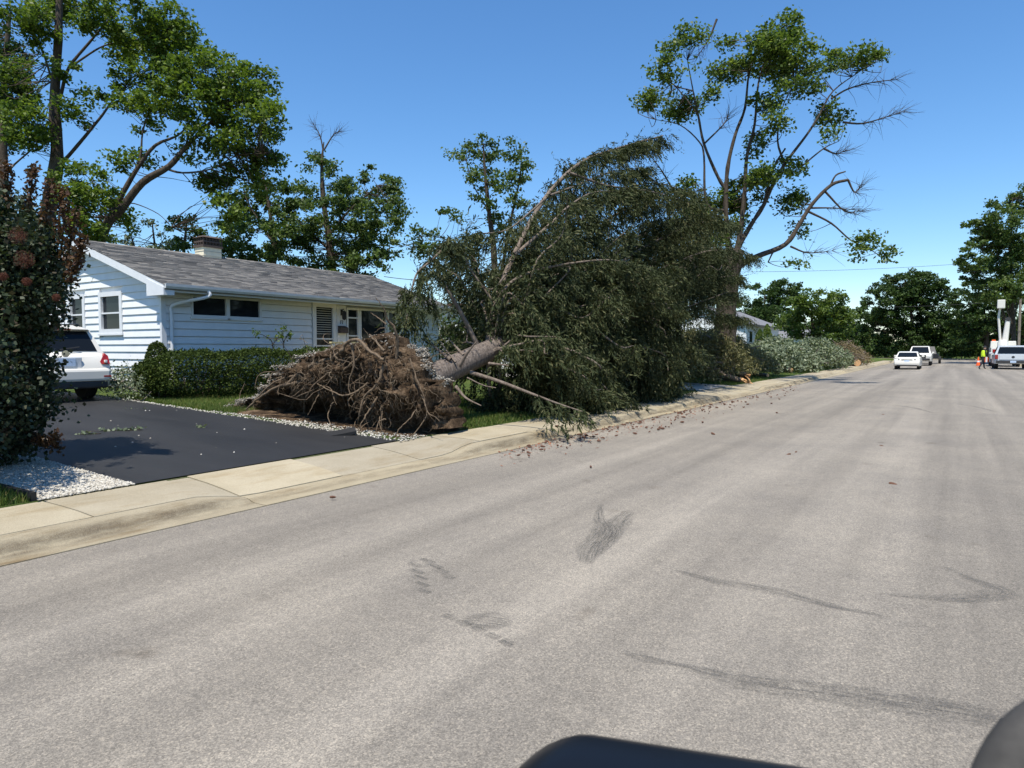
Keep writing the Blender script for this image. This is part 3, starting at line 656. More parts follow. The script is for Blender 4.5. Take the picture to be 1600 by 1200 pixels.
# ------------------------------------------------------------------ neighbour houses
def simple_house(name, label, x0, x1, y0, y1, zb, ez, rise, roofmat, wins, ridge='y', over=0.4):
    h = thing(name, label, 'house', (x1, y0, zb))
    def tr(b): b.v = [(a - x1, c - y0, d - zb) for a, c, d in b.v]; return b
    xm, ym = (x0 + x1) / 2, (y0 + y1) / 2
    z = zb; nb = int((ez - zb) / 0.22)
    w = B(); w.box(x0, x1, y0, y1, zb - 0.3, ez)
    if ridge == 'y': w.prism([(x0, y0, ez), (x1, y0, ez), (xm, y0, ez + rise)], [(x0, y1, ez), (x1, y1, ez), (xm, y1, ez + rise)])
    else: w.prism([(x0, y0, ez), (x0, y1, ez), (x0, ym, ez + rise)], [(x1, y0, ez), (x1, y1, ez), (x1, ym, ez + rise)])
    tr(w).obj('wall', M['siding'], h)
    for i in range(nb):
        tr(B().box(x1, x1 + 0.02, y0, y1, zb + i * 0.22, zb + i * 0.22 + 0.17)).obj('siding_board', M['siding'], h)
        tr(B().box(x0, x1, y0 - 0.02, y0, zb + i * 0.22, zb + i * 0.22 + 0.17)).obj('siding_board', M['siding'], h)
    r = B(); o = over; e = rise / ((x1 - x0) / 2 if ridge == 'y' else (y1 - y0) / 2) * o
    if ridge == 'y':
        A = [(x1 + o, y0 - o, ez - e), (xm, y0 - o, ez + rise), (x0 - o, y0 - o, ez - e), (x0 - o, y0 - o, ez - e + .16), (xm, y0 - o, ez + rise + .16), (x1 + o, y0 - o, ez - e + .16)]
        r.prism(A, [(a, y1 + o, c) for a, _, c in A])
    else:
        A = [(x0 - o, y1 + o, ez - e), (x0 - o, ym, ez + rise), (x0 - o, y0 - o, ez - e), (x0 - o, y0 - o, ez - e + .16), (x0 - o, ym, ez + rise + .16), (x0 - o, y1 + o, ez - e + .16)]
        r.prism(A, [(x1 + o, b_, c) for _, b_, c in A])
    tr(r).obj('roof', roofmat, h)
    for (pl, a, b_, c, d) in wins:
        f = B(); p = B()
        if pl == 'f': f.box(x1, x1 + 0.05, a, b_, c, d); p.box(x1 + 0.03, x1 + 0.056, a + .08, b_ - .08, c + .08, d - .08)
        else: f.box(a, b_, y0 - 0.05, y0, c, d); p.box(a + .08, b_ - .08, y0 - 0.056, y0 - 0.03, c + .08, d - .08)
        fo_ = tr(f).obj('window', M['trim'], h); tr(p).obj('pane', M['glass'], fo_)
    return h
simple_house('neighbour_house', 'brown roofed low house half hidden behind the fallen spruce', -28, -20, 31, 45, 0.55, 3.0, 1.1, M['brownroof'], [('f', 38, 39.4, 1.6, 2.7), ('f', 41, 42, 1.6, 2.7), ('g', -22.5, -21.5, 1.6, 2.7)])
simple_house('neighbour_house', 'grey roofed white house beyond the tall broken maple', -25, -16.5, 66, 80, 0.6, 4.0, 1.7, M['greyroof'], [('f', 67, 68.2, 2.2, 3.4), ('f', 71.5, 73, 2.2, 3.4), ('f', 75, 76.2, 2.2, 3.4), ('g', -19, -18, 2.2, 3.4)])
simple_house('garage', 'small white garage with low roof beyond the brown brush pile', -22, -14, 92, 100, 0.5, 3.0, 1.0, M['greyroof'], [('f', 94, 97, 0.9, 2.6)], 'x')

# ------------------------------------------------------------------ trees
def blob_pts(blobs, dep, cl_per, lf_per, flat=0.6, clr=0.45, dj=2.0):
    """leaf positions in clumps; blobs are (u, v, ru, rv) read off the photo at depth dep, spread in depth as well"""
    L, Cn = [], []
    for bl in blobs:
        u, v, ru, rv = bl[:4]; d = dep + (bl[4] if len(bl) > 4 else rng.uniform(-dj, dj))
        c = at(u, v, d); rx, rz = ru * d / FOC, rv * d / FOC; ry = max(rx, rz) * 0.9
        n = max(2, int(cl_per * rx * rz * 1.0 + 0.5))
        q = rng.normal(size=(n, 3)); q = unit(q) * (rng.uniform(0.25, 1.0, (n, 1)) ** 0.5)
        right = _r; fwd = np.array([-math.sin(YAW), math.cos(YAW), 0])
        cc = c + q[:, :1] * rx * right + q[:, 1:2] * ry * fwd + q[:, 2:] * rz * np.array([0, 0, 1.0])
        Cn.append(cc)
        rr = clr * rng.uniform(0.6, 1.3, n)
        g_ = rng.uniform(-1.55, 1.55, (n, lf_per, 3)) * np.sqrt(rng.uniform(0.15, 1, (n, lf_per, 1))) * np.array([1, 1, flat]) * 0.55
        L.append((cc[:, None, :] + g_ * rr[:, None, None]).reshape(-1, 3))
    return np.vstack(L), np.vstack(Cn)
def twigs_to(limbs, Cn, r0=0.03, n=3, frac=1.0):
    P = np.vstack([smooth_path(l, 3) for l in limbs]); out = []
    for c in Cn:
        if rng.uniform() > frac: continue
        w = np.linalg.norm((P - c) * np.array([1, 1, 0.8]), axis=1) + np.where(P[:, 2] > c[2] + 0.2, 1.2, 0)
        a = P[np.argmin(w)]; d = np.linalg.norm(c - a)
        if d < 0.15 or d > 4.5: continue
        mid = (a + c) / 2 + rng.normal(0, 0.1 * d, 3) + np.array([0, 0, -0.04 * d])
        out.append(tube_np(smooth_path([a, mid, c], 2), np.linspace(r0 * min(1, 0.4 + d / 3), 0.006, 5), 3, False))
    return out
def bare_twigs(limbs, per=5, ln=0.9, r0=0.012, start=0.35):
    out = []
    for l in limbs:
        P = smooth_path(l, 4)
        for i in range(int(len(P) * start), len(P)):
            T = unit(P[min(i + 1, len(P) - 1)] - P[i - 1])
            for _ in range(per):
                d = unit(T * 0.9 + rng.normal(0, 0.6, 3)); L_ = ln * rng.uniform(0.4, 1.2)
                p1 = P[i] + d * L_ * 0.5 + rng.normal(0, 0.04, 3); p2 = p1 + unit(d + rng.normal(0, 0.3, 3)) * L_ * 0.5
                out.append(tube_np([P[i], p1, p2], [r0, r0 * 0.6, 0.003], 3, False))
    return out
def tree(name, label, dep, limbs, radii, blobs, mat, bark, cl=5.0, lf=60, lsize=0.13, clr=0.45, group=None, up=0.7, dead=(), dj=2.0, limbpx=True, asp=0.7, cat='tree', base=None, slim=0.7):
    LP = []
    for l in limbs:
        LP.append([at(p[0], p[1], dep + (p[2] if len(p) > 2 else 0)) for p in l])
    b0 = LP[0][0]; zb = gz(b0[0]) if b0[0] < -7.5 else 0.14
    if base is None: LP[0] = [np.array([b0[0], b0[1], zb - 0.1])] + LP[0]
    t = thing(name, label, cat, (LP[0][0][0], LP[0][0][1], zb), group=group); off = np.array(t.location)
    parts = []
    for l, (ra, rb) in zip(LP, radii):
        P = smooth_path(l, 4); k_ = 1.0 if not parts else slim; parts.append(tube_np(P, np.linspace(ra * k_, rb * k_, len(P)) * (1 + rng.normal(0, 0.05, len(P))), 8, False))
    P, Cn = blob_pts(blobs, dep, cl, lf, 0.6, clr, dj)
    parts += twigs_to(LP, Cn, 0.022)
    if dead:
        DL = [[at(p[0], p[1], dep) for p in l] for l in dead]
        for l in DL:
            P_ = smooth_path(l, 4); parts.append(tube_np(P_, np.linspace(0.05, 0.012, len(P_)), 6, False))
        parts += bare_twigs(DL)
    V, F = join_np(parts); mesh_np('trunk', V - off, F, bark, t, True)
    V, F = leaf_quads(P, rng.uniform(0.7, 1.3, len(P)) * lsize, up, asp)
    mesh_np('crown', V - off, F, mat, t)
    return t

tree('yard_tree', 'tall leafy tree with long leaning limbs behind the gable end, leftmost', 30,
     [[(72, 400), (76, 330), (89, 247), (85, 165), (91, 62), (93, -15)], [(89, 258), (101, 250), (128, 219), (159, 181), (177, 157), (215, 120, 1)], [(86, 160), (95, 148), (107, 107), (140, 66), (165, 37), (190, 10)], [(107, 107), (124, 95), (157, 74), (185, 66), (230, 60)], [(86, 150), (78, 115), (62, 70), (37, 37)]],
     [(0.42, 0.12), (0.17, 0.04), (0.16, 0.05), (0.10, 0.03), (0.12, 0.04)],
     [(25, 20, 45, 32), (75, 15, 40, 26), (125, 10, 60, 28), (215, 30, 75, 42), (265, 60, 50, 40), (290, 95, 55, 35), (240, 115, 45, 28), (160, 45, 35, 22), (205, 75, 35, 22), (25, 130, 34, 42), (52, 195, 32, 35), (20, 190, 25, 35), (105, 108, 20, 18), (150, 148, 24, 14), (105, 165, 16, 16), (65, 60, 26, 20), (120, 185, 20, 12), (185, 130, 20, 14)],
     M['bigleaf'], M['bark'], 20, 76, 0.155, 0.56, slim=0.55, up=1.3)
tree('yard_tree', 'broad leaning tree whose bare lower limbs arch over the roof by the chimney', 28,
     [[(150, 420), (165, 355), (190, 326), (223, 285), (264, 260), (289, 231), (318, 202), (350, 170)], [(172, 340), (188, 309), (214, 264), (243, 227), (285, 206), (320, 150)], [(205, 280), (219, 247), (223, 206), (235, 170)], [(255, 262), (285, 270), (330, 264), (371, 243), (410, 240)], [(195, 322), (210, 318), (247, 334), (268, 355)], [(289, 231), (300, 190), (290, 150)]],
     [(0.25, 0.04), (0.24, 0.03), (0.12, 0.03), (0.09, 0.02), (0.05, 0.015), (0.07, 0.02)],
     [(330, 115, 62, 38), (385, 130, 40, 36), (300, 150, 62, 35), (365, 165, 60, 38), (415, 180, 30, 42), (255, 165, 48, 26), (205, 160, 30, 22), (340, 205, 55, 30), (400, 225, 38, 35), (415, 265, 28, 30), (350, 245, 50, 22), (375, 290, 45, 30), (320, 285, 22, 18), (230, 245, 18, 14), (190, 250, 20, 20), (115, 275, 42, 22), (150, 300, 38, 28), (140, 345, 45, 32), (185, 345, 22, 28), (105, 320, 25, 30), (225, 195, 24, 12), (350, 330, 25, 30), (290, 240, 14, 10)],
     M['bigleaf'], M['bark'], 20, 76, 0.155, 0.56, slim=0.55, up=1.3)
tree('yard_tree', 'dark stemmed tree at the left edge of the picture behind the smoke bush', 33, [[(8, 420), (6, 289), (4, 185), (10, 82), (15, 20)], [(6, 290), (16, 264), (50, 233), (65, 215)]], [(0.3, 0.08), (0.09, 0.03)],
     [(15, 90, 30, 35), (5, 150, 25, 40), (30, 160, 28, 30), (10, 215, 28, 25), (60, 215, 20, 16), (-20, 60, 30, 40)], M['darkleaf'], M['bark'], 17, 80, 0.15, 0.5)
tree('back_tree', 'bushy tree with bare top twigs standing over the roof ridge', 40, [[(520, 440), (515, 380), (505, 310), (503, 255), (506, 222)], [(512, 370), (545, 330), (590, 290)], [(515, 390), (470, 350), (455, 320)]], [(0.3, 0.03), (0.14, 0.03), (0.12, 0.03)],
     [(500, 255, 20, 24), (530, 278, 28, 20), (545, 300, 40, 26), (590, 285, 38, 24), (615, 310, 22, 24), (480, 300, 30, 28), (560, 335, 60, 34), (600, 365, 38, 36), (520, 375, 60, 40), (575, 405, 45, 30), (470, 345, 36, 36), (455, 395, 45, 40), (625, 345, 14, 18), (520, 425, 60, 25)],
     M['backleaf'], M['bark'], 13, 85, 0.17, 0.55, dead=([(505, 235), (500, 212), (490, 195)], [(506, 235), (520, 212), (530, 205)]))
tree('back_tree', 'shady tree between the chimney and the bushy tree', 36, [[(425, 440), (428, 390), (420, 320), (410, 270)], [(427, 380), (395, 330), (380, 300)], [(360, 440), (362, 380), (358, 320)]], [(0.22, 0.05), (0.1, 0.03), (0.12, 0.04)],
     [(430, 310, 32, 30), (400, 320, 38, 34), (375, 350, 32, 36), (410, 375, 40, 36), (365, 395, 28, 28), (445, 345, 28, 28), (395, 410, 36, 22), (345, 375, 16, 28)], M['backleaf'], M['bark'], 14, 80, 0.16, 0.5)
tree('back_tree', 'small tree right behind the chimney', 34, [[(285, 430), (288, 385), (292, 345)]], [(0.14, 0.04)], [(292, 345, 20, 18), (285, 370, 28, 22), (305, 375, 18, 18), (275, 392, 22, 14)], M['backleaf'], M['bark'], 16, 80, 0.14, 0.45)
tree('back_tree', 'storm broken pale leaved treetop left of the chimney', 33, [[(245, 430), (243, 395), (238, 350)], [(243, 395), (258, 370)]], [(0.12, 0.03), (0.06, 0.02)], [(238, 355, 16, 16), (248, 378, 22, 14), (228, 385, 12, 12), (185, 378, 24, 13), (165, 372, 14, 10)], M['paleleaf'], M['bark'], 12, 60, 0.13, 0.4, dead=([(215, 400), (205, 370), (196, 352)],))
tree('thin_tree', 'slim two stemmed tree rising behind the fallen spruce', 30, [[(775, 520), (772, 400), (764, 330), (758, 270), (755, 225)], [(775, 470), (790, 390), (800, 335), (812, 280), (815, 240)], [(764, 330), (740, 290), (728, 250)], [(720, 390), (700, 375), (660, 365)]], [(0.2, 0.03), (0.13, 0.03), (0.05, 0.02), (0.04, 0.015)],
     [(728, 240, 24, 18), (757, 225, 16, 14), (762, 250, 24, 22), (735, 268, 22, 14), (798, 238, 22, 16), (812, 262, 20, 16), (790, 285, 26, 18), (825, 283, 14, 12), (760, 290, 16, 14), (770, 318, 14, 12), (805, 318, 20, 14), (745, 310, 9, 8), (692, 328, 12, 7), (715, 338, 6, 4), (660, 365, 22, 14), (645, 390, 16, 18), (690, 390, 20, 16), (790, 345, 24, 20)],
     M['backleaf'], M['bark'], 22, 66, 0.13, 0.46, dj=1.0)
tree('maple_tree', 'tall storm broken maple with thin crown beyond the fallen spruce', 31,
     [[(1133, 530), (1136, 460), (1145, 410), (1150, 390)], [(1146, 405), (1137, 375), (1134, 319), (1137, 262), (1149, 210), (1164, 169), (1171, 112), (1190, 70)], [(1148, 400), (1154, 380), (1160, 337), (1164, 292), (1167, 244), (1179, 195), (1185, 130), (1200, 80)],
      [(1148, 400), (1158, 378), (1175, 349), (1194, 319), (1209, 285), (1227, 255), (1261, 210), (1280, 180), (1302, 142), (1347, 109)], [(1194, 315), (1209, 262), (1227, 232)], [(1147, 425), (1156, 416), (1182, 401), (1227, 382), (1250, 349), (1269, 319), (1299, 289), (1325, 281)], [(1297, 291), (1306, 274), (1321, 268)],
      [(1262, 330), (1299, 349), (1329, 375), (1360, 390), (1385, 408)], [(1137, 300), (1122, 277), (1100, 225), (1091, 180), (1083, 142), (1074, 94)], [(1136, 330), (1104, 318), (1100, 244), (1092, 221), (1062, 195), (1025, 187)], [(1250, 262), (1287, 232), (1310, 221)], [(1227, 258), (1215, 220), (1222, 170), (1240, 130)], [(1091, 180), (1060, 140), (1030, 115)], [(1230, 380), (1210, 392), (1200, 410)], [(1083, 142), (1050, 130), (1040, 90)]],
     [(0.52, 0.4), (0.24, 0.04), (0.24, 0.04), (0.22, 0.03), (0.1, 0.07), (0.24, 0.1), (0.08, 0.05), (0.09, 0.02), (0.15, 0.03), (0.11, 0.02), (0.07, 0.02), (0.09, 0.02), (0.06, 0.02), (0.07, 0.05), (0.05, 0.02)],
     [(1218, 50, 38, 20), (1192, 75, 30, 22), (1240, 80, 34, 22), (1210, 105, 40, 20), (1160, 95, 16, 14), (1135, 112, 28, 14), (1138, 70, 12, 10), (1340, 88, 38, 13), (1310, 95, 18, 14), (1373, 92, 14, 8), (1072, 55, 13, 16), (1050, 75, 10, 16), (1045, 110, 30, 12), (1095, 52, 10, 9), (1022, 155, 26, 15), (1060, 170, 26, 17), (1108, 146, 14, 10), (1085, 165, 12, 10), (1195, 160, 22, 14), (1210, 190, 14, 18), (1182, 226, 12, 18), (1298, 178, 22, 16), (1300, 208, 10, 10), (1268, 112, 14, 14), (1262, 138, 22, 13), (1230, 130, 16, 10), (1190, 275, 38, 15), (1235, 262, 22, 12), (1160, 300, 32, 22), (1235, 318, 20, 20), (1250, 358, 10, 10), (1137, 325, 22, 18), (1072, 298, 20, 14), (1115, 312, 20, 14), (1085, 335, 26, 18), (1145, 350, 22, 14), (1120, 380, 24, 16), (1355, 378, 22, 12), (1380, 396, 12, 10), (1340, 398, 8, 8), (1065, 360, 22, 16), (1240, 412, 8, 5)],
     M['maple'], M['bark'], 40, 62, 0.15, 0.62, dj=1.6, slim=0.6, up=1.3,
     dead=([(1317, 191), (1347, 193), (1381, 184), (1411, 174)], [(1299, 154), (1325, 139), (1362, 129), (1400, 124)], [(1055, 304), (1036, 270), (1014, 240)], [(1045, 300), (1010, 275), (975, 262)], [(1290, 300), (1320, 330), (1345, 330)], [(1265, 325), (1300, 325), (1340, 328)], [(1235, 385), (1262, 395), (1300, 392)], [(1287, 232), (1305, 240), (1320, 236)], [(1100, 225), (1130, 195), (1138, 180)], [(1120, 30), (1108, 60), (1092, 85)], [(1325, 281), (1335, 300), (1345, 290)]))
bt = [('far_tree', 'hazy conifer backdrop tree left of the bright roadside tree', 95, [(1195, 470, 40, 30), (1165, 490, 30, 30), (1225, 455, 26, 22), (1205, 500, 40, 26)], M['darkleaf'], 1196),
      ('roadside_tree', 'bright green roadside tree behind the silvery brush pile', 66, [(1248, 482, 26, 24), (1275, 470, 32, 24), (1300, 480, 28, 28), (1265, 505, 50, 26), (1312, 505, 22, 30), (1240, 512, 16, 18), (1290, 530, 36, 18)], M['maple'], 1270),
      ('round_tree', 'big dense round crowned tree at the end of the street', 112, [(1420, 450, 45, 28), (1385, 475, 40, 34), (1455, 470, 40, 34), (1425, 495, 60, 34), (1375, 515, 36, 28), (1470, 515, 34, 30), (1425, 528, 50, 22), (1400, 445, 22, 18), (1445, 440, 24, 16)], M['darkleaf'], 1425),
      ('roadside_tree', 'loose tall tree over the utility truck at the right edge', 74, [(1525, 360, 24, 22), (1548, 335, 16, 24), (1520, 400, 24, 26), (1575, 345, 22, 28), (1570, 390, 30, 30), (1600, 370, 26, 44), (1545, 430, 30, 20), (1590, 440, 34, 32), (1610, 310, 20, 24), (1515, 430, 16, 14), (1545, 375, 24, 24), (1560, 455, 34, 22), (1525, 455, 22, 18), (1590, 320, 16, 20), (1580, 410, 30, 24)], M['backleaf'], 1582),
      ('far_tree', 'dark tree behind the bucket truck boom', 100, [(1515, 470, 30, 22), (1510, 505, 30, 24), (1545, 490, 36, 26), (1585, 490, 34, 34), (1540, 520, 40, 20), (1600, 520, 30, 26), (1505, 535, 22, 14)], M['darkleaf'], 1540),
      ('far_tree', 'dark tree right of the grey roofed house', 82, [(1335, 500, 18, 22), (1325, 530, 22, 16), (1350, 535, 16, 16)], M['darkleaf'], 1335)]
for nm, lb, dep, bl, mt, bu in bt:
    vtop = min(b_[1] for b_ in bl)
    limbs = [[(bu, 552), (bu + 2, 520), (bu - 2, (vtop + 520) / 2), (bu, vtop)]] + [[(bu, 525), ((bu + b_[0]) / 2, (525 + b_[1]) / 2 + 4), (b_[0], b_[1])] for b_ in bl[:7]]
    s_ = dep / 66
    tree(nm, lb, dep, limbs, [(0.32 * s_, 0.05)] + [(0.1 * s_, 0.03)] * (len(limbs) - 1), bl, mt, M['bark'], 9.5 / s_ ** 1.3, 76, 0.235 * s_ ** 0.8, 0.7 * s_ ** 0.6, dj=3.0)
def backrow():
    specs = [(1460, 545, 150, 60, 40), (1500, 530, 140, 50, 40), (1560, 525, 135, 60, 45), (1340, 530, 150, 50, 30), (1270, 520, 140, 60, 34), (1620, 520, 120, 50, 60), (1180, 510, 130, 50, 40), (1400, 545, 155, 60, 20), (1520, 548, 150, 60, 18), (1310, 545, 150, 60, 18)]
    for i, (u, v, d, ru, rv) in enumerate(specs):
        bl = [(u + rng.uniform(-0.6, 0.6) * ru, v + rng.uniform(-0.4, 0.6) * rv, ru * 0.5, rv * 0.5) for _ in range(8)]
        tree('far_tree', ['distant tree behind the parked sedan', 'distant tree straight above the traffic cone', 'distant tree behind the bucket truck cab', 'distant tree right behind the garage', 'distant tree above the grey brush', 'distant tree past the right edge of the street', 'distant tree behind the grey roofed house', 'low distant tree under the round tree', 'low distant tree behind the traffic cone', 'low distant tree right of the garage'][i], d, [[(u, 560), (u, 540), (u, v - rv * 0.4)]], [(0.4, 0.1)], bl, M['darkleaf'], M['bark'], 2.2, 90, 0.42, 1.2, dj=4)
backrow()
def column(u, v, dep, w, h, label):
    c = onz(u, v, 0.3) if False else at(u, v, dep); zb = gz(c[0]); t = thing('columnar_evergreen', label, 'shrub', (c[0], c[1], zb), group='columnar evergreens')
    n = 2600; hh = rng.uniform(0, 1, n); r = w * np.sqrt(rng.uniform(0.3, 1, n)) * np.sin(np.pi * np.clip(0.12 + hh * 0.88, 0, 1)) ** 0.6
    a = rng.uniform(0, 6.28, n); P = np.stack([r * np.cos(a), r * np.sin(a), 0.1 + hh * h], 1)
    mesh_np('crown', *leaf_quads(P, 0.16, 0.2, 0.5, dirs=np.tile([0, 0, 1.0], (n, 1)) + rng.normal(0, 0.3, (n, 3))), M['hedge'] if w > 0.5 else M['maple'], t)
    B().tube([(0, 0, -0.05), (0, 0, h * 0.8)], [0.06, 0.02], 6).obj('trunk', M['bark'], t)
column(1187, 545, 48, 0.42, 2.6, 'narrow columnar evergreen before the grey roofed house, left of the pair'); column(1198, 545, 49, 0.45, 3.0, 'narrow columnar evergreen before the grey roofed house, right of the pair')
column(1352, 550, 80, 0.7, 4.2, 'tall narrow evergreen beside the small garage'); column(1325, 552, 76, 0.75, 2.6, 'short green evergreen left of the small garage')

# ------------------------------------------------------------------ fallen spruce
spr = thing('fallen_spruce', 'uprooted spruce fallen along the sidewalk with its root plate in the air', 'fallen tree', (-8.3, 9.6, 0.18)); SO = np.array(spr.location)
A0, A1 = np.array([-8.35, 9.3, 0.9]), np.array([-8.6, 29.5, 5.4])
tp = [A0 + (A1 - A0) * t + np.array([0, 0, 0.25 * math.sin(t * 3.1)]) for t in np.linspace(0, 1, 24)]
V, F = tube_np(tp, np.concatenate([[0.40, 0.265, 0.245], np.linspace(0.235, 0.05, 21)]), 14); mesh_np('trunk', V - SO, F, M['sprucebark'], spr, True)
strand_p, strand_d, strand_l = [], [], []
def limb(path, r0, foliage=1.0, start=0.25, name='branch', mat=None, drop=0.75):
    P = smooth_path(path, 5); r0 = r0 * 0.72; V, F = tube_np(P, np.linspace(r0, max(0.008, r0 * 0.22), len(P)), 7); mesh_np(name, V - SO, F, mat or M['limb'], spr, True)
    if foliage <= 0: return
    seg = np.linalg.norm(np.diff(P, axis=0), axis=1); tot = seg.sum(); cum = np.concatenate([[0], np.cumsum(seg)]) / tot
    ns = int(tot * 82 * foliage); nb = max(4, int(tot * 10 * min(1.4, foliage)))
    tb = start + (1 - start) * rng.uniform(0, 1, nb) ** 0.85
    Tb = unit(np.stack([np.interp(tb, cum, np.gradient(P, axis=0)[:, k]) for k in range(3)], 1))
    sb = unit(np.cross(Tb, np.array([0, 0, 1.0])) + rng.normal(0, 0.3, (nb, 3))) * rng.choice([-1, 1], nb)[:, None]
    mb_ = (0.25 + 0.75 * np.sin(np.pi * np.clip(tb, 0, 1)) ** 0.7) * min(1.0, 0.3 + tot / 6) * rng.uniform(0.5, 1.15, nb)
    bi = rng.integers(0, nb, ns); tt = tb[bi]; T = Tb[bi]; side = sb[bi]; q_ = rng.uniform(0, 1, ns); spread = mb_[bi] * q_
    Q = np.stack([np.interp(tt, cum, P[:, k]) for k in range(3)], 1) + side * spread[:, None] + T * spread[:, None] * 0.45 - np.array([0, 0, 1.0]) * (0.35 * q_ * spread)[:, None] + rng.normal(0, 0.025, (ns, 3))
    hang = np.stack([0 * tt, 0 * tt, -np.ones(ns)], 1)
    d = unit(hang * drop * rng.uniform(0.4, 1.3, (ns, 1)) + T * 0.32 + side * 0.28 + rng.normal(0, 0.2, (ns, 3)))
    L_ = rng.uniform(0.16, 0.50, ns) * (0.7 + 0.6 * rng.uniform(0, 1, ns)); L_ = np.minimum(L_, np.maximum(0.12, Q[:, 2] - 0.2))
    strand_p.append(Q); strand_d.append(d); strand_l.append(L_)
def needles(P, D, L_, pieces=8, w=0.0185, ln=0.115):
    n = len(P); k = np.linspace(0.0, 1.0, pieces)[None, :, None]
    base = P[:, None, :] + D[:, None, :] * L_[:, None, None] * k
    j = unit(rng.normal(size=(n, pieces, 3)))
    dirs = unit(D[:, None, :] * 0.9 + j * 0.5).reshape(-1, 3)
    c = base.reshape(-1, 3) + dirs * 0.05
    return leaf_quads(c, rng.uniform(0.7, 1.25, len(c)) * ln, 0.1, w / ln * 1.6, dirs=dirs)
def lp(pts, d0, d1): return [at(u, v, d0 + (d1 - d0) * i / (len(pts) - 1)) for i, (u, v) in enumerate(pts)]
hand = [([(762, 560), (772, 480), (803, 400), (850, 312), (905, 256), (965, 232), (1036, 212)], 14.6, 20.5, 0.13, 2.0, 0.22), ([(752, 552), (722, 492), (692, 440), (679, 405), (690, 385), (705, 372)], 14.4, 13.6, 0.075, 0.8, 0.6),
        ([(690, 392), (668, 412), (650, 430), (640, 470), (634, 505)], 13.6, 13.0, 0.04, 2.2, 0.1), ([(768, 480), (800, 440), (848, 420), (920, 408), (968, 408), (1010, 425)], 14.7, 17.5, 0.06, 1.0, 0.55), ([(880, 500), (948, 436), (984, 400), (1060, 360), (1108, 346), (1140, 350)], 18, 24, 0.08, 1.0, 0.4),
        ([(805, 398), (860, 350), (892, 320), (930, 300), (985, 300)], 15.5, 18.5, 0.06, 1.3, 0.3), ([(850, 312), (830, 330), (790, 360), (740, 365)], 16.4, 15.5, 0.04, 1.2, 0.2), ([(890, 270), (950, 290), (1020, 300), (1080, 320), (1110, 345)], 17.6, 20, 0.05, 1.5, 0.15),
        ([(960, 470), (1010, 456), (1080, 440), (1150, 430)], 22, 26, 0.06, 1.2, 0.3), ([(1000, 505), (1050, 488), (1100, 470), (1140, 455)], 22, 25, 0.05, 1.2, 0.35), ([(1020, 430), (1080, 400), (1130, 390), (1175, 400)], 24, 28, 0.05, 1.2, 0.3), ([(1060, 500), (1120, 490), (1165, 500)], 25, 28, 0.05, 1.2, 0.2),
        ([(735, 582), (780, 596), (825, 613), (870, 630), (910, 643)], 13.2, 12.2, 0.06, 0.5, 0.6), ([(712, 604), (728, 622), (752, 634)], 12.9, 12.6, 0.055, 0.0, 0.5), ([(718, 572), (730, 552), (746, 532)], 13.1, 12.9, 0.06, 0.0, 0.5), ([(704, 562), (688, 549), (672, 536)], 13.2, 13.4, 0.065, 0.0, 0.5), ([(724, 555), (700, 528)], 13.6, 14.0, 0.045, 0.0, .5),
        ([(712, 566), (695, 545), (690, 535)], 13.2, 13.7, 0.03, 0.0, .5), ([(764, 568), (795, 571)], 13.6, 13.3, 0.05, 0.0, .5), ([(730, 590), (755, 602), (775, 606)], 13, 12.7, 0.02, 0, .5), ([(800, 480), (825, 405), (865, 362), (930, 335)], 16.2, 18.2, 0.05, 1.3, 0.15), ([(790, 505), (835, 470), (900, 452), (950, 470)], 15.4, 17, 0.05, 1.3, 0.15), ([(820, 520), (845, 440), (880, 385), (930, 370)], 17, 18.5, 0.05, 1.4, 0.15),
        ([(768, 540), (742, 480), (715, 432), (688, 418)], 15.6, 16.2, 0.045, 1.6, 0.2), ([(772, 520), (752, 450), (742, 405), (715, 385)], 15.8, 16.6, 0.045, 1.5, 0.2), ([(785, 500), (800, 430), (820, 370), (850, 340)], 16, 17.5, 0.045, 1.4, 0.2), ([(860, 305), (900, 290), (950, 270), (1000, 262)], 17, 19.5, 0.04, 1.3, 0.2), ([(880, 420), (930, 360), (990, 322), (1060, 312)], 19, 22, 0.05, 1.4, 0.15), ([(920, 440), (980, 380), (1050, 345), (1100, 335)], 20, 23, 0.05, 1.4, 0.15), ([(900, 335), (955, 302), (1025, 286), (1085, 305)], 19, 22, 0.045, 1.4, 0.15),
        ([(770, 470), (735, 420), (725, 390), (730, 362)], 14.7, 14.9, 0.035, 0.8, 0.4), ([(790, 430), (768, 452), (745, 440)], 15, 14.6, 0.03, 0.8, 0.2)]
for pts, d0, d1, r0, fo_, st in hand: limb(lp(pts, d0, d1), r0, fo_, st)
ax = unit(A1 - A0)
for k in range(16):
    p = A0 + (A1 - A0) * rng.uniform(0.06, 0.2); a = rng.uniform(0.1, 3.0); d = np.array([math.cos(a) * -1.0 * rng.choice([-1, 1]), rng.uniform(0.0, 0.6), math.sin(a)]); d = unit(d)
    limb([p, p + d * 0.35, p + d * rng.uniform(0.45, 0.95) + rng.normal(0, 0.06, 3)], rng.uniform(0.02, 0.045), 0.0)
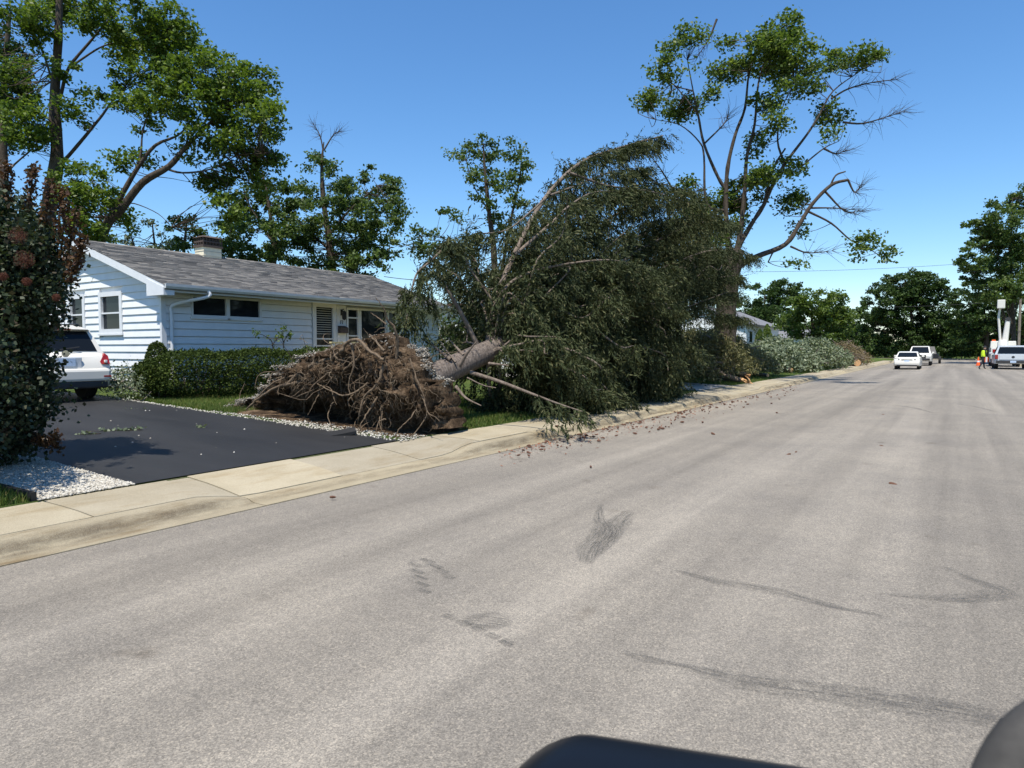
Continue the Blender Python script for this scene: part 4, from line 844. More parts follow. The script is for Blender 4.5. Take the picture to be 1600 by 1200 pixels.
for i in range(165):
    t = 0.12 + 0.86 * ((i + rng.uniform(0, 1)) / 165) ** 1.15
    p = A0 + (A1 - A0) * t
    ph = rng.uniform(0, 2 * math.pi)
    rad = np.array([math.cos(ph), 0.0, math.sin(ph)])
    L0 = (4.6 * (1 - t) ** 0.55 + 0.9) * rng.uniform(0.75, 1.1)
    if rad[2] > 0.3: L0 *= 0.92 if t < 0.6 else 0.95
    if rad[0] > 0.2: L0 *= 0.72
    if t < 0.17 and rad[2] > -0.2: L0 *= 0.6
    if rad[0] < -0.3 and t < 0.3: L0 *= 0.6
    if t > 0.5 and rad[2] < 0.15: L0 *= 0.5
    if t > 0.55 and rad[0] > 0: L0 *= 0.7
    d = unit(rad + ax * rng.uniform(0.25, 0.6))
    path = [p]
    for k in range(1, 6):
        s = k / 5; q = p + d * L0 * s + np.array([0, 0, -0.34 * L0 * s * s * (0.35 + 0.65 * max(0, 1 - abs(rad[2])))]) + rng.normal(0, 0.05, 3) * k
        fl = gz(q[0]) + 0.12 + 0.12 * rng.uniform()
        if q[2] < fl:
            q[0] += rad[0] * (fl - q[2]) * 0.3; q[2] = fl
        if q[0] > -6.7 + 0.02 * k: q[0] = -6.7 + rng.uniform(-0.25, 0.15)
        path.append(q)
    limb(path, 0.035 + 0.012 * L0 * 0.6, 0.45 if (rad[0] < -0.35 and rad[2] < 0.3) else 1.0, 0.15)
for k in range(26):
    y0 = rng.uniform(12.3, 20); p = np.array([-8.4, y0, 1.2 + 0.2 * (y0 - 9.3)]); e = np.array([rng.uniform(-7.9, -6.95), y0 + rng.uniform(0.3, 2.0), 0.3 + rng.uniform(0, 0.5)])
    if y0 < 14: e[0] = rng.uniform(-8.2, -7.4)
    m_ = (p + e) / 2 + np.array([0.3, 0, 0.45]); limb([p, m_, e * 0.6 + m_ * 0.4, e], 0.05, 1.3, 0.12)
for k in range(18):
    y0 = rng.uniform(12.1, 16.5); zc = 1.05 + 0.215 * (y0 - 9.3); p = np.array([-8.45, y0, zc]); up_ = rng.uniform(0.45, 1.2)
    limb([p, p + np.array([0.25, 0.15, up_]), p + np.array([0.65, 0.5, up_ * 0.6]), p + np.array([rng.uniform(0.8, 1.3), 0.8, -rng.uniform(0.2, 0.7)])], 0.04, 1.5, 0.1)
SP, SD, SL = np.vstack(strand_p), np.vstack(strand_d), np.concatenate(strand_l)
V, F = needles(SP, SD, SL); o = mesh_np('needle_foliage', V - SO, F, M['spruce'], spr); tag(o, kind='stuff')
print('spruce strands', len(SP), 'quads', len(F))

# root plate
outl = np.array([ony(u, v, 9.0)[[0, 2]] for u, v in [(338, 648), (372, 630), (400, 619), (440, 592), (490, 562), (540, 543), (575, 534), (610, 528), (636, 536), (656, 560), (672, 596), (682, 632), (690, 672)]])
outl = np.vstack([[outl[0]], outl, [outl[-1]]])
ns_, nr_ = 150, 46
cs = np.concatenate([[0], np.cumsum(np.linalg.norm(np.diff(outl, axis=0), axis=1))]); ss = np.linspace(0, cs[-1], ns_)
OX, OZ = np.interp(ss, cs, outl[:, 0]), np.interp(ss, cs, outl[:, 1])
c0 = np.array([-9.5, 0.16])
def fnoise(x, z, f, seed):
    r2 = np.random.default_rng(seed); o_ = 0
    for k in range(5):
        a, b_, p1, p2 = r2.uniform(-1, 1, 4); kk = f * 1.7 ** k
        o_ = o_ + np.sin(x * kk * (1 + a * .4) + p1 * 9 + 1.3 * np.sin(z * kk * .7 + p2 * 5)) * np.sin(z * kk * (1 + b_ * .4) + p2 * 9 + 1.1 * np.sin(x * kk * .8 + a)) / 1.55 ** k
    return o_
rr = np.linspace(0, 1, nr_)[:, None]
jag = 1 + 0.05 * fnoise(OX, OZ, 5, 3)
PX = c0[0] + (OX - c0[0])[None] * rr * jag; PZ = c0[1] + (OZ - c0[1])[None] * rr * jag
PZ = np.maximum(PZ, 0.12)
n1 = fnoise(PX, PZ, 2.2, 11); n2 = fnoise(PX, PZ, 9, 12); n3 = rng.normal(0, 0.025, PX.shape)
low = np.clip(1 - PZ / 0.95, 0, 1)
hollow = np.exp(-((PX + 10.6) / 1.7) ** 2) * 0.75 + 0.25
vst = fnoise(PX * 1.0, PZ * 0.25, 16, 14)
PY = 8.86 - 0.2 * PZ + 1.15 * low ** 0.9 * hollow + 0.18 * n1 + 0.10 * n2 + 0.06 * vst + 1.5 * n3 + 0.28 * rr ** 4
PY = PY + np.interp(PX, [-13.6, -11.5, -7.6, -6.9], [-0.3, -0.05, 0.0, 0.12])
Vf = np.stack([PX, PY, PZ], -1).reshape(-1, 3)
Fq = [(i * ns_ + j, i * ns_ + j + 1, (i + 1) * ns_ + j + 1, (i + 1) * ns_ + j) for i in range(nr_ - 1) for j in range(ns_ - 1)]
e0 = (nr_ - 1) * ns_
rim = Vf[e0:]; bk = rim + np.array([0, 0.42, 0.0]) + np.array([0.0, 0, 0.03]) * rng.normal(size=(ns_, 1)); bk2 = np.stack([rim[:, 0] * 0.85 - 8.9 * 0.15, rim[:, 1] + 0.75, rim[:, 2] * 0.82], 1)
nv = len(Vf); Vf = np.vstack([Vf, bk, bk2])
Fq += [(e0 + j, e0 + j + 1, nv + j + 1, nv + j) for j in range(ns_ - 1)] + [(nv + j, nv + j + 1, nv + ns_ + j + 1, nv + ns_ + j) for j in range(ns_ - 1)]
mesh_np('root_plate', Vf - SO, Fq, M['dirt'], spr)
ys_ = np.linspace(8.45, 10.4, 12); xs_ = np.linspace(-13.0, -7.55, 30); Vd = []
for yy in ys_:
    for xx in xs_:
        e = min(1.0, (yy - 8.45) / 0.3, (10.4 - yy) / 0.3, (xx + 13.0) / 0.4, (-7.55 - xx) / 0.4 + 0.2); Vd.append((xx + rng.normal(0, 0.03), yy + rng.normal(0, 0.04), gz(xx) - 0.02 + 0.05 * e + rng.uniform(0, 0.03) * e))
o = mesh_np('torn_soil', Vd, [(i * 30 + j, i * 30 + j + 1, (i + 1) * 30 + j + 1, (i + 1) * 30 + j) for i in range(11) for j in range(29)], M['dirt']); tag(o, 'bare torn soil under the root plate', kind='structure')
# white gravel crust clinging to the rim of the plate
rp = []
for j in range(ns_ - 1):
    x_ = rim[j][0]; w = 1.0 if x_ < -10.2 else (1.0 if x_ > -8.2 else 0.12)
    if rim[j][2] < 1.0 and x_ > -8.2: w = 0.0
    for _ in range(int((70 if x_ > -9 else 75) * w)):
        a = rng.uniform(0.55, 1.0) if x_ > -8.3 else rng.uniform(-0.35, 0.9); q = rim[j] * (1 - a) + bk[j] * a + rng.normal(0, 0.02, 3); rp.append(q)
o = mesh_np('gravel_crust', *(lambda vf: (vf[0] - SO, vf[1]))(pebbles(np.array(rp), 0.008, 0.024)), M['crust'], spr); tag(o, kind='stuff')
cl_ = []
for k in range(420):
    i_ = rng.integers(8, nr_ - 1); j_ = rng.integers(3, ns_ - 3); p_ = Vf[i_ * ns_ + j_]
    if p_[2] < 0.8 and -12.3 < p_[0] < -9.0: continue
    cl_.append(p_ + rng.normal(0, 0.02, 3))
V, F = pebbles(np.array(cl_), 0.02, 0.085); o = mesh_np('soil_clods', V - SO, F, M['dirt'], spr); tag(o, kind='stuff')
ST = np.array([ony(u, v, 9.0) for u, v in [(640, 540), (665, 565), (690, 600)]])
# big named roots read off the photo
def rootpath(pts, y0=8.7, y1=8.7): return [ony(u, v, y0 + (y1 - y0) * i / (len(pts) - 1)) for i, (u, v) in enumerate(pts)]
bigroots = [([(448, 604), (463, 589), (487, 571), (516, 560), (535, 548), (540, 537), (558, 531), (578, 548), (600, 562)], 8.55, 8.4, 0.085, 0.06), ([(622, 628), (618, 585), (621, 535), (616, 512), (606, 500), (600, 482), (587, 465)], 9.05, 8.4, 0.085, 0.012),
            ([(604, 507), (591, 497), (579, 489)], 8.45, 8.4, 0.03, 0.008), ([(604, 512), (594, 513), (586, 520)], 8.45, 8.4, 0.018, 0.006), ([(577, 522), (586, 532), (600, 548)], 8.5, 8.45, 0.025, 0.05), ([(384, 640), (405, 622), (430, 606), (462, 598), (500, 592)], 8.35, 8.6, 0.03, 0.09),
            ([(395, 628), (425, 600), (455, 588), (500, 582)], 8.45, 8.6, 0.03, 0.06), ([(505, 605), (535, 618), (556, 612), (575, 598)], 8.3, 8.55, 0.02, 0.05), ([(618, 688), (624, 670), (640, 655), (652, 638)], 8.15, 8.5, 0.012, 0.022), ([(516, 680), (517, 665), (512, 650), (520, 628)], 8.25, 8.6, 0.01, 0.025),
            ([(560, 676), (568, 655), (578, 640), (590, 620)], 8.3, 8.6, 0.015, 0.045), ([(588, 675), (592, 660), (602, 655)], 8.3, 8.5, 0.012, 0.03), ([(480, 648), (495, 622), (500, 604)], 8.35, 8.6, 0.01, 0.03), ([(640, 560), (650, 590), (662, 620), (668, 650)], 8.6, 8.6, 0.03, 0.012),
            ([(550, 540), (553, 570), (545, 600), (552, 630)], 8.5, 8.5, 0.05, 0.015), ([(560, 560), (540, 575), (520, 590), (490, 600)], 8.55, 8.5, 0.06, 0.015), ([(600, 570), (590, 600), (570, 620), (560, 650)], 8.5, 8.35, 0.07, 0.02)]
for pts, y0, y1, ra, rb in bigroots:
    P = smooth_path(rootpath(pts, y0, y1), 5) + rng.normal(0, 0.006, (len(pts) * 5 - 4, 3)); V, F = tube_np(P, 0.46 * np.linspace(ra, rb, len(P)) * (1 + rng.normal(0, 0.08, len(P))), 8); mesh_np('root', V - SO, F, M['root'], spr, True)
def face_pt():
    while True:
        i = rng.integers(5, nr_ - 1); j = rng.integers(4, ns_ - 4); p = Vf[i * ns_ + j]
        if p[2] < 0.85 and -12.3 < p[0] < -9.0 and rng.uniform() < 0.9: continue
        return p
def rootwalk(p, L_, n, down, wig):
    out = [p]; d = unit(np.array([(p[0] + 9.5) * 0.25 + rng.normal(0, 0.5), -0.25 - rng.uniform(0, 0.45), rng.normal(0, 0.5) - down * 0.3]))
    for k in range(n):
        d = unit(d + rng.normal(0, wig, 3) + np.array([0, 0.06 * k, -down * 0.22])); q = out[-1] + d * L_ / n
        q[2] = max(q[2], 0.2); out.append(q)
    return out
for i in range(70):
    P = smooth_path(rootwalk(face_pt(), rng.uniform(0.45, 1.3), 6, rng.uniform(0.3, 1.4), 0.4), 2); r_ = rng.uniform(0.004, 0.014)
    V, F = tube_np(P, np.linspace(r_, 0.004, len(P)), 5); mesh_np('root', V - SO, F, M['root'], spr, True)
parts = []
for i in range(5200):
    parts.append(tube_np(rootwalk(face_pt() + np.array([0, 0.03, 0]), rng.uniform(0.08, 0.34), 5, rng.uniform(0.5, 2.2), 0.6), np.linspace(rng.uniform(0.002, 0.006), 0.0015, 6), 3, False))
V, F = join_np(parts); o = mesh_np('rootlets', V - SO, F, M['rootlet'], spr); tag(o, kind='stuff')

# ------------------------------------------------------------------ hedge, shrubs, foreground bush
def leafy(name, label, cat, base, P, size, mat, stems=(), smat=None, up=0.5, asp=0.7, group=None, extra=()):
    t = thing(name, label, cat, base, group=group); off = np.array(base)
    V, F = leaf_quads(P, rng.uniform(0.7, 1.3, len(P)) * size, up, asp); mesh_np('foliage', V - off, F, mat, t)
    if len(stems): V, F = join_np(list(stems)); tag(mesh_np('stems', V - off, F, smat or M['bark'], t, True), kind='stuff')
    return t
def boxshell(n, x0, x1, y0, y1, z0, ztop):
    q = rng.uniform(-1, 1, (n, 3)); a = np.argmax(np.abs(q) * np.array([1, 1, 1.2]), 1); m_ = rng.uniform(0, 1, n) < 0.8
    for i in range(3):
        s = (a == i) & m_; q[s, i] = np.sign(q[s, i]) * (1 - np.abs(rng.normal(0, 0.10, s.sum())))
    r = np.linalg.norm(q, axis=1, ord=4); q = q / np.maximum(r, 1)[:, None]
    x = (x0 + x1) / 2 + q[:, 0] * (x1 - x0) / 2; y = (y0 + y1) / 2 + q[:, 1] * (y1 - y0) / 2
    zt = ztop(y) + 0.05 * np.sin(y * 3.1 + x) + 0.03 * np.sin(y * 9 + 2 * x); z = z0 + (q[:, 2] + 1) / 2 * (zt - z0)
    lump = 0.05 * fnoise(y * 1.0, z, 4, 21); z = z + 0.04 * fnoise(y, x, 7, 23) * (q[:, 2] > 0.3) + np.abs(rng.normal(0, 0.035, n)) * (q[:, 2] > 0.8); return np.stack([x + lump, y, z], 1) + rng.normal(0, 0.02, (n, 3))
P = boxshell(54000, -16.4, -14.8, 8.45, 14.6, 0.5, lambda y: 1.52 + 0.012 * (y - 8.4)); keep = rng.uniform(0, 1, len(P)) < np.clip((P[:, 2] - 0.5) / 0.4 + 0.45, 0, 1); P = P[keep]
st = []
for i in range(70):
    yy = 8.6 + i * 0.083; xx = rng.uniform(-15.9, -15.3); top = np.array([xx + rng.normal(0, 0.3), yy + rng.normal(0, 0.2), 1.25])
    st.append(tube_np(smooth_path([(xx, yy, 0.35), ((xx + top[0]) / 2 + rng.normal(0, 0.08), (yy + top[1]) / 2, 0.8), top], 2), np.linspace(0.018, 0.006, 5), 4, False))
leafy('hedge', 'dark trimmed hedge in front of the house between car and root plate', 'hedge', (-15.6, 11.4, 0.44), P, 0.05, M['hedge'], st)
q = unit(rng.normal(size=(5500, 3))) * rng.uniform(0.6, 1, (5500, 1)) ** 0.5
leafy('corner_shrub', 'small dark rounded shrub poking above the hedge at the house corner', 'shrub', (-16.7, 9.45, 0.5), q * np.array([0.3, 0.3, 0.6]) + np.array([-16.7, 9.45, 1.25]), 0.05, M['hedge'], [tube_np([(-16.7, 9.45, 0.4), (-16.7, 9.45, 1.3)], [0.03, 0.015], 5, False)])
sp_, Pl = [], []
for pts in [[(427, 545), (424, 532), (412, 524), (402, 521)], [(425, 540), (432, 530), (436, 525)], [(443, 545), (444, 533), (449, 526), (452, 524)], [(443, 535), (440, 522), (443, 514)]]:
    P_ = smooth_path([onx(u, v, -16.6) for u, v in pts], 3); sp_.append(tube_np(P_, np.linspace(0.018, 0.006, len(P_)), 5, False))
    Pl.append(P_[-1] + rng.normal(0, 0.06, (26, 3))); Pl.append(P_[len(P_) // 2] + rng.normal(0, 0.05, (8, 3)))
leafy('twiggy_shrub', 'sparse twiggy shrub with few leaves sticking up behind the hedge', 'shrub', (-16.6, 13.4, 0.5), np.vstack(Pl), 0.09, M['backleaf'], sp_)

def brush(name, label, boxes, n, size, mat, smat, sticks=40, asp=0.6, sticklen=1.4, base=None, up=0.6, clump=24):
    """a heaped pile of cut branches: leafy clumps over a mound with sticks poking out"""
    cs_, Pn = [], []
    for (x, y, rx, ry, h) in boxes:
        k = max(6, int(n * rx * ry)); a = rng.uniform(0, 6.28, k); r = np.sqrt(rng.uniform(0, 1, k)); zz = np.sqrt(np.clip(1 - r ** 2, 0, 1)) * h * (0.35 + 0.65 * rng.uniform(0, 1, k) ** 0.4)
        cs_.append(np.stack([x + rx * r * np.cos(a), y + ry * r * np.sin(a), gz(x) + 0.05 + zz], 1))
    Cn = np.vstack(cs_); P = (Cn[:, None, :] + rng.normal(0, 0.16, (len(Cn), clump, 3)) * np.array([1.2, 1.2, 0.8])).reshape(-1, 3); P[:, 2] = np.maximum(P[:, 2], 0.2)
    st_ = []
    for i in range(sticks):
        c = Cn[rng.integers(len(Cn))]; d = unit(rng.normal(size=3) * np.array([1, 1, 0.35])); L_ = sticklen * rng.uniform(0.4, 1.1); r_ = rng.uniform(0.012, 0.05)
        p0, p2 = c - d * L_ / 2, c + d * L_ / 2; p0[2] = max(p0[2], 0.2); p2[2] = max(p2[2], 0.2)
        st_.append(tube_np(smooth_path([p0, c + rng.normal(0, 0.05, 3), p2], 2), np.linspace(r_, r_ * 0.4, 5), 5))
    x, y = boxes[0][:2]
    return leafy(name, label, 'brush pile', (x, y, gz(x)), P, size, mat, st_, smat, up, asp)
brush('brush_pile', 'olive drying spruce brush heaped beside the splintered logs', [(-9.6, 30.5, 1.9, 3.0, 2.2), (-10.2, 34, 2.2, 3.4, 2.3), (-9.8, 37.5, 1.9, 2.6, 1.5), (-9.6, 27.6, 1.5, 1.6, 1.3)], 90, 0.15, M['dryspruce'], M['limb'], 90, 0.36, clump=24)
brush('brush_pile', 'silvery wilted leaf brush heaped along the sidewalk before the sedan', [(-9.3, 47, 2.0, 4.0, 1.7), (-8.6, 54, 1.8, 4.6, 2.1), (-8.3, 60, 1.5, 3.2, 1.5), (-10.5, 50, 2.0, 4, 2.1)], 42, 0.19, M['paleleaf'], M['deadwood'], 70, 0.6)
brush('brush_pile', 'brown cut branch pile at the kerb just left of the white sedan', [(-8.2, 67, 1.6, 3.2, 2.0), (-7.7, 71, 1.2, 2.4, 1.4)], 46, 0.16, M['brownbrush'], M['limb'], 110, 0.3, 2.0)
brush('leaf_debris', 'small heap of wilted pale leaves against the house corner beside the car', [(-15.9, 8.3, 0.5, 0.3, 0.55), (-16.6, 8.6, 0.6, 0.4, 0.65)], 330, 0.06, M['paleleaf'], M['deadwood'], 6, 0.6, 0.5, clump=16)
brush_ = rng.normal(0, 1, (5200, 3)) * np.array([0.75, 0.9, 0.55])
P = np.array([-17.7, 23.2, 1.7]) + brush_ * np.array([0.9, 0.9, 1.3]); P[:, 2] = np.maximum(P[:, 2], 0.56)
leafy('green_shrub', 'leafy green shrub past the far corner of the ranch house', 'shrub', (-17.7, 23.2, 0.53), P, 0.13, M['backleaf'], [tube_np([(-17.7, 23.2, 0.4), (-17.6, 23.3, 1.8)], [0.05, 0.02], 6, False)])
n = 9000; P = np.stack([rng.uniform(-14, 12, n), 127.6 + rng.uniform(-0.8, 0.8, n), 0.2 + 2.0 * rng.uniform(0, 1, n) ** 0.7], 1); P[:, 2] *= 1 + 0.25 * np.sin(P[:, 0] * 0.9) + 0.15 * np.sin(P[:, 0] * 2.3)  # added leaf row, dark in place of the shade under the far trees
leafy('far_shade_row', 'added dark leaf row standing in for tree shade at the far end of the street', 'hedge', (0, 127.6, 0.12), P, 0.34, M['darkleaf'], [tube_np([(x_, 127.6, 0.1), (x_, 127.6, 1.4)], [0.05, 0.02], 5, False) for x_ in range(-13, 12, 2)])
# logs
def log(label, p0, p1, r, mat, split=False):
    t = thing('cut_log' if not split else 'splintered_log', label, 'log', tuple(p0)); p0, p1 = np.array(p0, float), np.array(p1, float); d = p1 - p0
    V, F = tube_np(smooth_path([p0, p0 + d * .5 + rng.normal(0, 0.03, 3), p1], 3), np.full(7, r) * (1 + rng.normal(0, 0.06, 7)), 10, True); mesh_np('bark', V - p0, F, M['limb'], t, True)
    if split:
        b = B()
        for k in range(7):
            a = p1 + rng.normal(0, r * 0.4, 3); e = a + unit(d) * rng.uniform(0.25, 0.7) + rng.normal(0, 0.06, 3); b.tube([a - unit(d) * 0.1, (a + e) / 2, e], [r * 0.4, r * 0.28, 0.01], 4)
        b.v = [(x - p0[0], y - p0[1], z - p0[2]) for x, y, z in b.v]; b.obj('split_end', M['splinter'], t)
    else:
        b = B(); b.tube([p1 - unit(d) * 0.01, p1 + unit(d) * 0.012], [r * 0.97, r * 0.95], 10); b.v = [(x - p0[0], y - p0[1], z - p0[2]) for x, y, z in b.v]; b.obj('cut_face', M['splinter'], t)
g1 = onz(1172, 597, 0.2)
log('splintered log pointing up at the foot of the olive brush pile', (g1[0] - 0.6, g1[1] + 0.9, 0.5), (g1[0] - 0.1, g1[1] - 0.1, 0.45), 0.14, M['limb'], True)
log('splintered log lying flat at the foot of the olive brush pile', (g1[0] - 1.6, g1[1] - 0.6, 0.75), (g1[0] - 0.3, g1[1] - 0.4, 0.28), 0.12, M['limb'], True)
log('pale sawn log end beside the white sedan', (-7.6, 66.5, 0.4), (-6.9, 64.8, 0.45), 0.3, M['limb'])
log('pale sawn log lying on the lawn before the silvery brush', (-9.5, 44.5, 0.35), (-8.2, 43.6, 0.35), 0.15, M['limb'])
log('grey sawn branch lying on the lawn past the splintered logs', (-9.2, 37.0, 0.4), (-7.9, 36.0, 0.3), 0.09, M['limb'])

# smoke bush in the left foreground
sbx = np.array([-9.6, 2.5, 0.22])
Pb, reds, pl, stm = [], [], [], []
bl = [(-25, 430, 60, 70), (12, 335, 38, 36), (15, 400, 55, 42), (50, 385, 34, 36), (30, 450, 52, 46), (75, 430, 25, 36), (22, 520, 50, 46), (66, 490, 22, 36), (8, 590, 50, 42), (50, 585, 20, 36), (5, 650, 46, 36), (48, 640, 22, 22), (10, 700, 30, 24), (-30, 560, 60, 80), (-30, 670, 50, 60), (30, 690, 18, 16), (-40, 350, 50, 60), (80, 628, 8, 12)]
for (u, v, ru, rv) in bl:
    d = 8.3 + rng.uniform(-0.35, 0.35); c = at(u, v, d); rx, rz = ru * d / FOC, rv * d / FOC; n = int(4200 * rx * rz / 0.12)
    n = max(6, n // 46); q_ = unit(rng.normal(size=(n, 3))) * rng.uniform(0.1, 1, (n, 1)) ** 0.4
    cc_ = c + q_[:, :1] * rx * _r + q_[:, 1:2] * np.array([-math.sin(YAW), math.cos(YAW), 0]) * max(rx, 0.45) + q_[:, 2:] * rz * np.array([0, 0, 1.0])
    Pb.append((cc_[:, None, :] + rng.normal(0, 0.085, (n, 30, 3))).reshape(-1, 3))
    stm.append(tube_np(smooth_path([sbx + rng.normal(0, 0.08, 3) * [1, 1, 0], (sbx + c) / 2 + rng.normal(0, 0.15, 3), c], 3), np.linspace(0.035, 0.01, 7), 5, False))
for (x_, y_, z_, r_) in [(-9.0, 2.4, 1.5, 0.95), (-8.5, 2.2, 2.4, 0.7), (-9.6, 2.5, 2.8, 0.9), (-9.8, 2.0, 1.2, 0.9), (-8.4, 2.55, 1.0, 0.5), (-8.9, 1.6, 1.9, 0.8), (-10.2, 2.6, 2.0, 0.9), (-9.2, 1.7, 3.0, 0.7), (-8.3, 2.6, 1.8, 0.65), (-8.1, 2.25, 2.6, 0.6), (-8.7, 2.9, 1.2, 0.6), (-7.95, 2.5, 1.4, 0.5), (-8.6, 1.4, 1.5, 0.7), (-9.5, 2.9, 1.6, 0.6)]:
    n = int(105 * r_ ** 2); q_ = unit(rng.normal(size=(n, 3))) * rng.uniform(0.1, 1, (n, 1)) ** 0.4 * r_
    Pb.append((np.array([x_, y_, z_]) + q_[:, None, :] + rng.normal(0, 0.09, (n, 26, 3))).reshape(-1, 3))
    stm.append(tube_np(smooth_path([sbx, (sbx + [x_, y_, z_]) / 2 + rng.normal(0, 0.1, 3), (x_, y_, z_)], 3), np.linspace(0.035, 0.01, 7), 5, False))
for pts in [[(105, 410), (114, 360), (118, 330)], [(95, 400), (100, 345), (102, 312)], [(90, 370), (95, 320), (97, 295)], [(70, 350), (76, 310), (78, 285)], [(112, 430), (122, 395), (127, 368)], [(45, 320), (50, 285), (52, 262)], [(10, 310), (12, 280), (12, 255)], [(105, 440), (125, 400), (130, 372)], [(95, 700), (70, 690), (58, 686)], [(30, 660), (75, 690), (88, 680)]]:
    P_ = smooth_path(lp(pts, 8.2, 8.0), 8); stm.append(tube_np(P_, np.linspace(0.012, 0.005, len(P_)), 4, False))
    for k, p in enumerate(P_): reds.append(p + rng.normal(0, 0.035, (13, 3)))
smk = leafy('smoke_bush', 'dark leaved smoke bush with reddish plumes at the left edge', 'bush', tuple(sbx), np.vstack(Pb), 0.053, M['smoke'], stm, M['bark'], 0.4, 0.85)
V, F = leaf_quads(np.vstack(reds), rng.uniform(0.035, 0.07, len(reds) * 13), 0.3, 0.6); mesh_np('shoot_leaves', V - sbx, F, M['smokered'], smk)
for (u, v, r_) in [(28, 368, 12), (38, 405, 13), (5, 432, 6), (42, 440, 6), (88, 465, 5)]:
    c = at(u, v, 7.35); R_ = r_ * 8.6 / FOC; n = 900
    P_ = c + unit(rng.normal(size=(n, 3))) * R_ * rng.uniform(0, 1, (n, 1)) ** 0.5; V, F = leaf_quads(P_, 0.022, 0, 0.12); mesh_np('plume', V - sbx, F, M['plume'], smk)

# ------------------------------------------------------------------ litter
def conemesh():
    b = B(); prof = [(0.004, -0.06), (0.018, -0.045), (0.024, -0.01), (0.02, 0.03), (0.006, 0.06)]
    b.lathe(prof, 8, axis='x'); o = b.obj('spruce_cone', M['cone'], smooth=False); return o
proto = conemesh()
spots = [(520, 778), (820, 650), (870, 676), (826, 708), (1232, 711)]
for i in range(125):
    t = rng.uniform() ** 1.3; u = 800 + 440 * rng.uniform() ** 0.8; ve = 885 - 0.2296 * u; spots.append((u, ve + abs(rng.normal(0, 10)) + 1))
for i in range(7): spots.append((rng.uniform(900, 1500), rng.uniform(630, 760)))
for i, (u, v) in enumerate(spots):
    p = onz(u, v, 0.02)
    if i == 0: o = proto
    else: o = proto.copy(); C.objects.link(o)
    s = rng.uniform(0.5, 0.95); o.location = (p[0], p[1], 0.03 if p[0] > -6.05 else (0.03 if p[0] > -6.25 else kh(p[1]) + 0.02)); o.rotation_euler = (0, rng.normal(0, 0.2), rng.uniform(0, 6.28)); o.scale = (s, s, s)
    tag(o, 'brown spruce cone fallen on the pavement near the kerb', 'spruce cone', 'spruce cones scattered beside the fallen tree')
n = 1100; u = 780 + 470 * rng.uniform(0, 1, n) ** 0.8; v = 885 - 0.2296 * u + np.abs(rng.normal(0, 9, n)) - 2
P = np.array([onz(a, b_, 0.02) for a, b_ in zip(u, v)]); P[:, 2] = np.interp(P[:, 0], [-6.05, -3], [0.006, 0.03])
o = mesh_np('bark_litter', *leaf_quads(P, rng.uniform(0.02, 0.08, n), 3.0, 0.4), M['bits']); tag(o, 'reddish bark flakes and needles scattered along the gutter', 'litter', kind='stuff')
def sprig(label, u, v, x, n, L_):
    c = onz(u, v, gz(x) + 0.03); a = rng.uniform(0, 6.28); d = np.array([math.cos(a), math.sin(a), 0.0]) if L_ < 0.4 else unit(np.array([0.5, 0.8, 0]))
    P_ = c + d * L_ * np.linspace(-.5, .5, n)[:, None] + rng.normal(0, 0.035, (n, 3)) * [1, 1, 0.6]; P_[:, 2] = np.maximum(P_[:, 2], c[2])
    leafy('leaf_sprig', label, 'leaf sprig', tuple(c), P_, 0.065, M['paleleaf'], [tube_np([c - d * L_ * 0.8, c, c + d * L_ * .5], [0.006, 0.005, 0.003], 4, False)])
sprig('longest fallen leafy sprig lying on the black driveway', 190, 672, -11.3, 60, 0.6); sprig('small leafy sprig on the driveway left of the longest one', 135, 678, -11.2, 24, 0.25); sprig('pale leafy sprig on the driveway nearest the root plate', 313, 668, -10.4, 28, 0.3); sprig('flattened pale leaves on the driveway by the gravel edge', 212, 640, -13.3, 22, 0.4)
sp = thing('downspout_piece', 'loose white downspout pipe lying on the grass by the hedge', 'pipe', tuple(onz(335, 612, 0.45))); b = B(); a0, a1 = onz(305, 608, 0.5), onz(372, 619, 0.42); b.tube([a0 - np.array(sp.location), a1 - np.array(sp.location)], 0.05, 4); b.obj('pipe', M['trim'], sp)
tag(sp, cat='pipe')
kc = thing('broken_asphalt', 'broken slab of asphalt tilted at the foot of the root plate', 'rubble', tuple(onz(530, 680, 0.2))); b = B(); b.obox((0, 0, 0.03), (0.55, 0.3, 0.05), Matrix.Rotation(0.2, 3, 'X') @ Matrix.Rotation(0.9, 3, 'Z')); b.obj('slab_piece', M['drive'], kc)

# ------------------------------------------------------------------ vehicles (local: x forward, y left, z up, origin under the rear bumper centre)
def wheel(b, x, y, r, w): pass
def loft_profile(prof, hw, L, zshr=0.03):
    st = [(-1, 0.09, zshr), (-0.95, 0.035, 0.012), (-0.75, 0.01, 0.0), (0, 0, 0), (0.75, 0.01, 0), (0.95, 0.035, 0.012), (1, 0.09, zshr)]
    V, F = [], []; n = len(prof); zt = max(p[1] for p in prof)
    for s, sx, sz in st:
        for x, z in prof:
            xx = L / 2 + (x - L / 2) * (1 - 2 * sx / L); V.append((xx, s * hw, z - sz * max(0, (z - 0.5)) / (zt - 0.5)))
    for k in range(len(st) - 1):
        for i in range(n):
            j = (i + 1) % n; F.append((k * n + i, k * n + j, (k + 1) * n + j, (k + 1) * n + i))
    F.append(tuple(range(n))); F.append(tuple((len(st) - 1) * n + i for i in range(n - 1, -1, -1)))
    return V, F
def arch(xc, r, zb, n=8): return [(xc - r * math.cos(math.pi * i / n), zb + r * math.sin(math.pi * i / n)) for i in range(n + 1)]
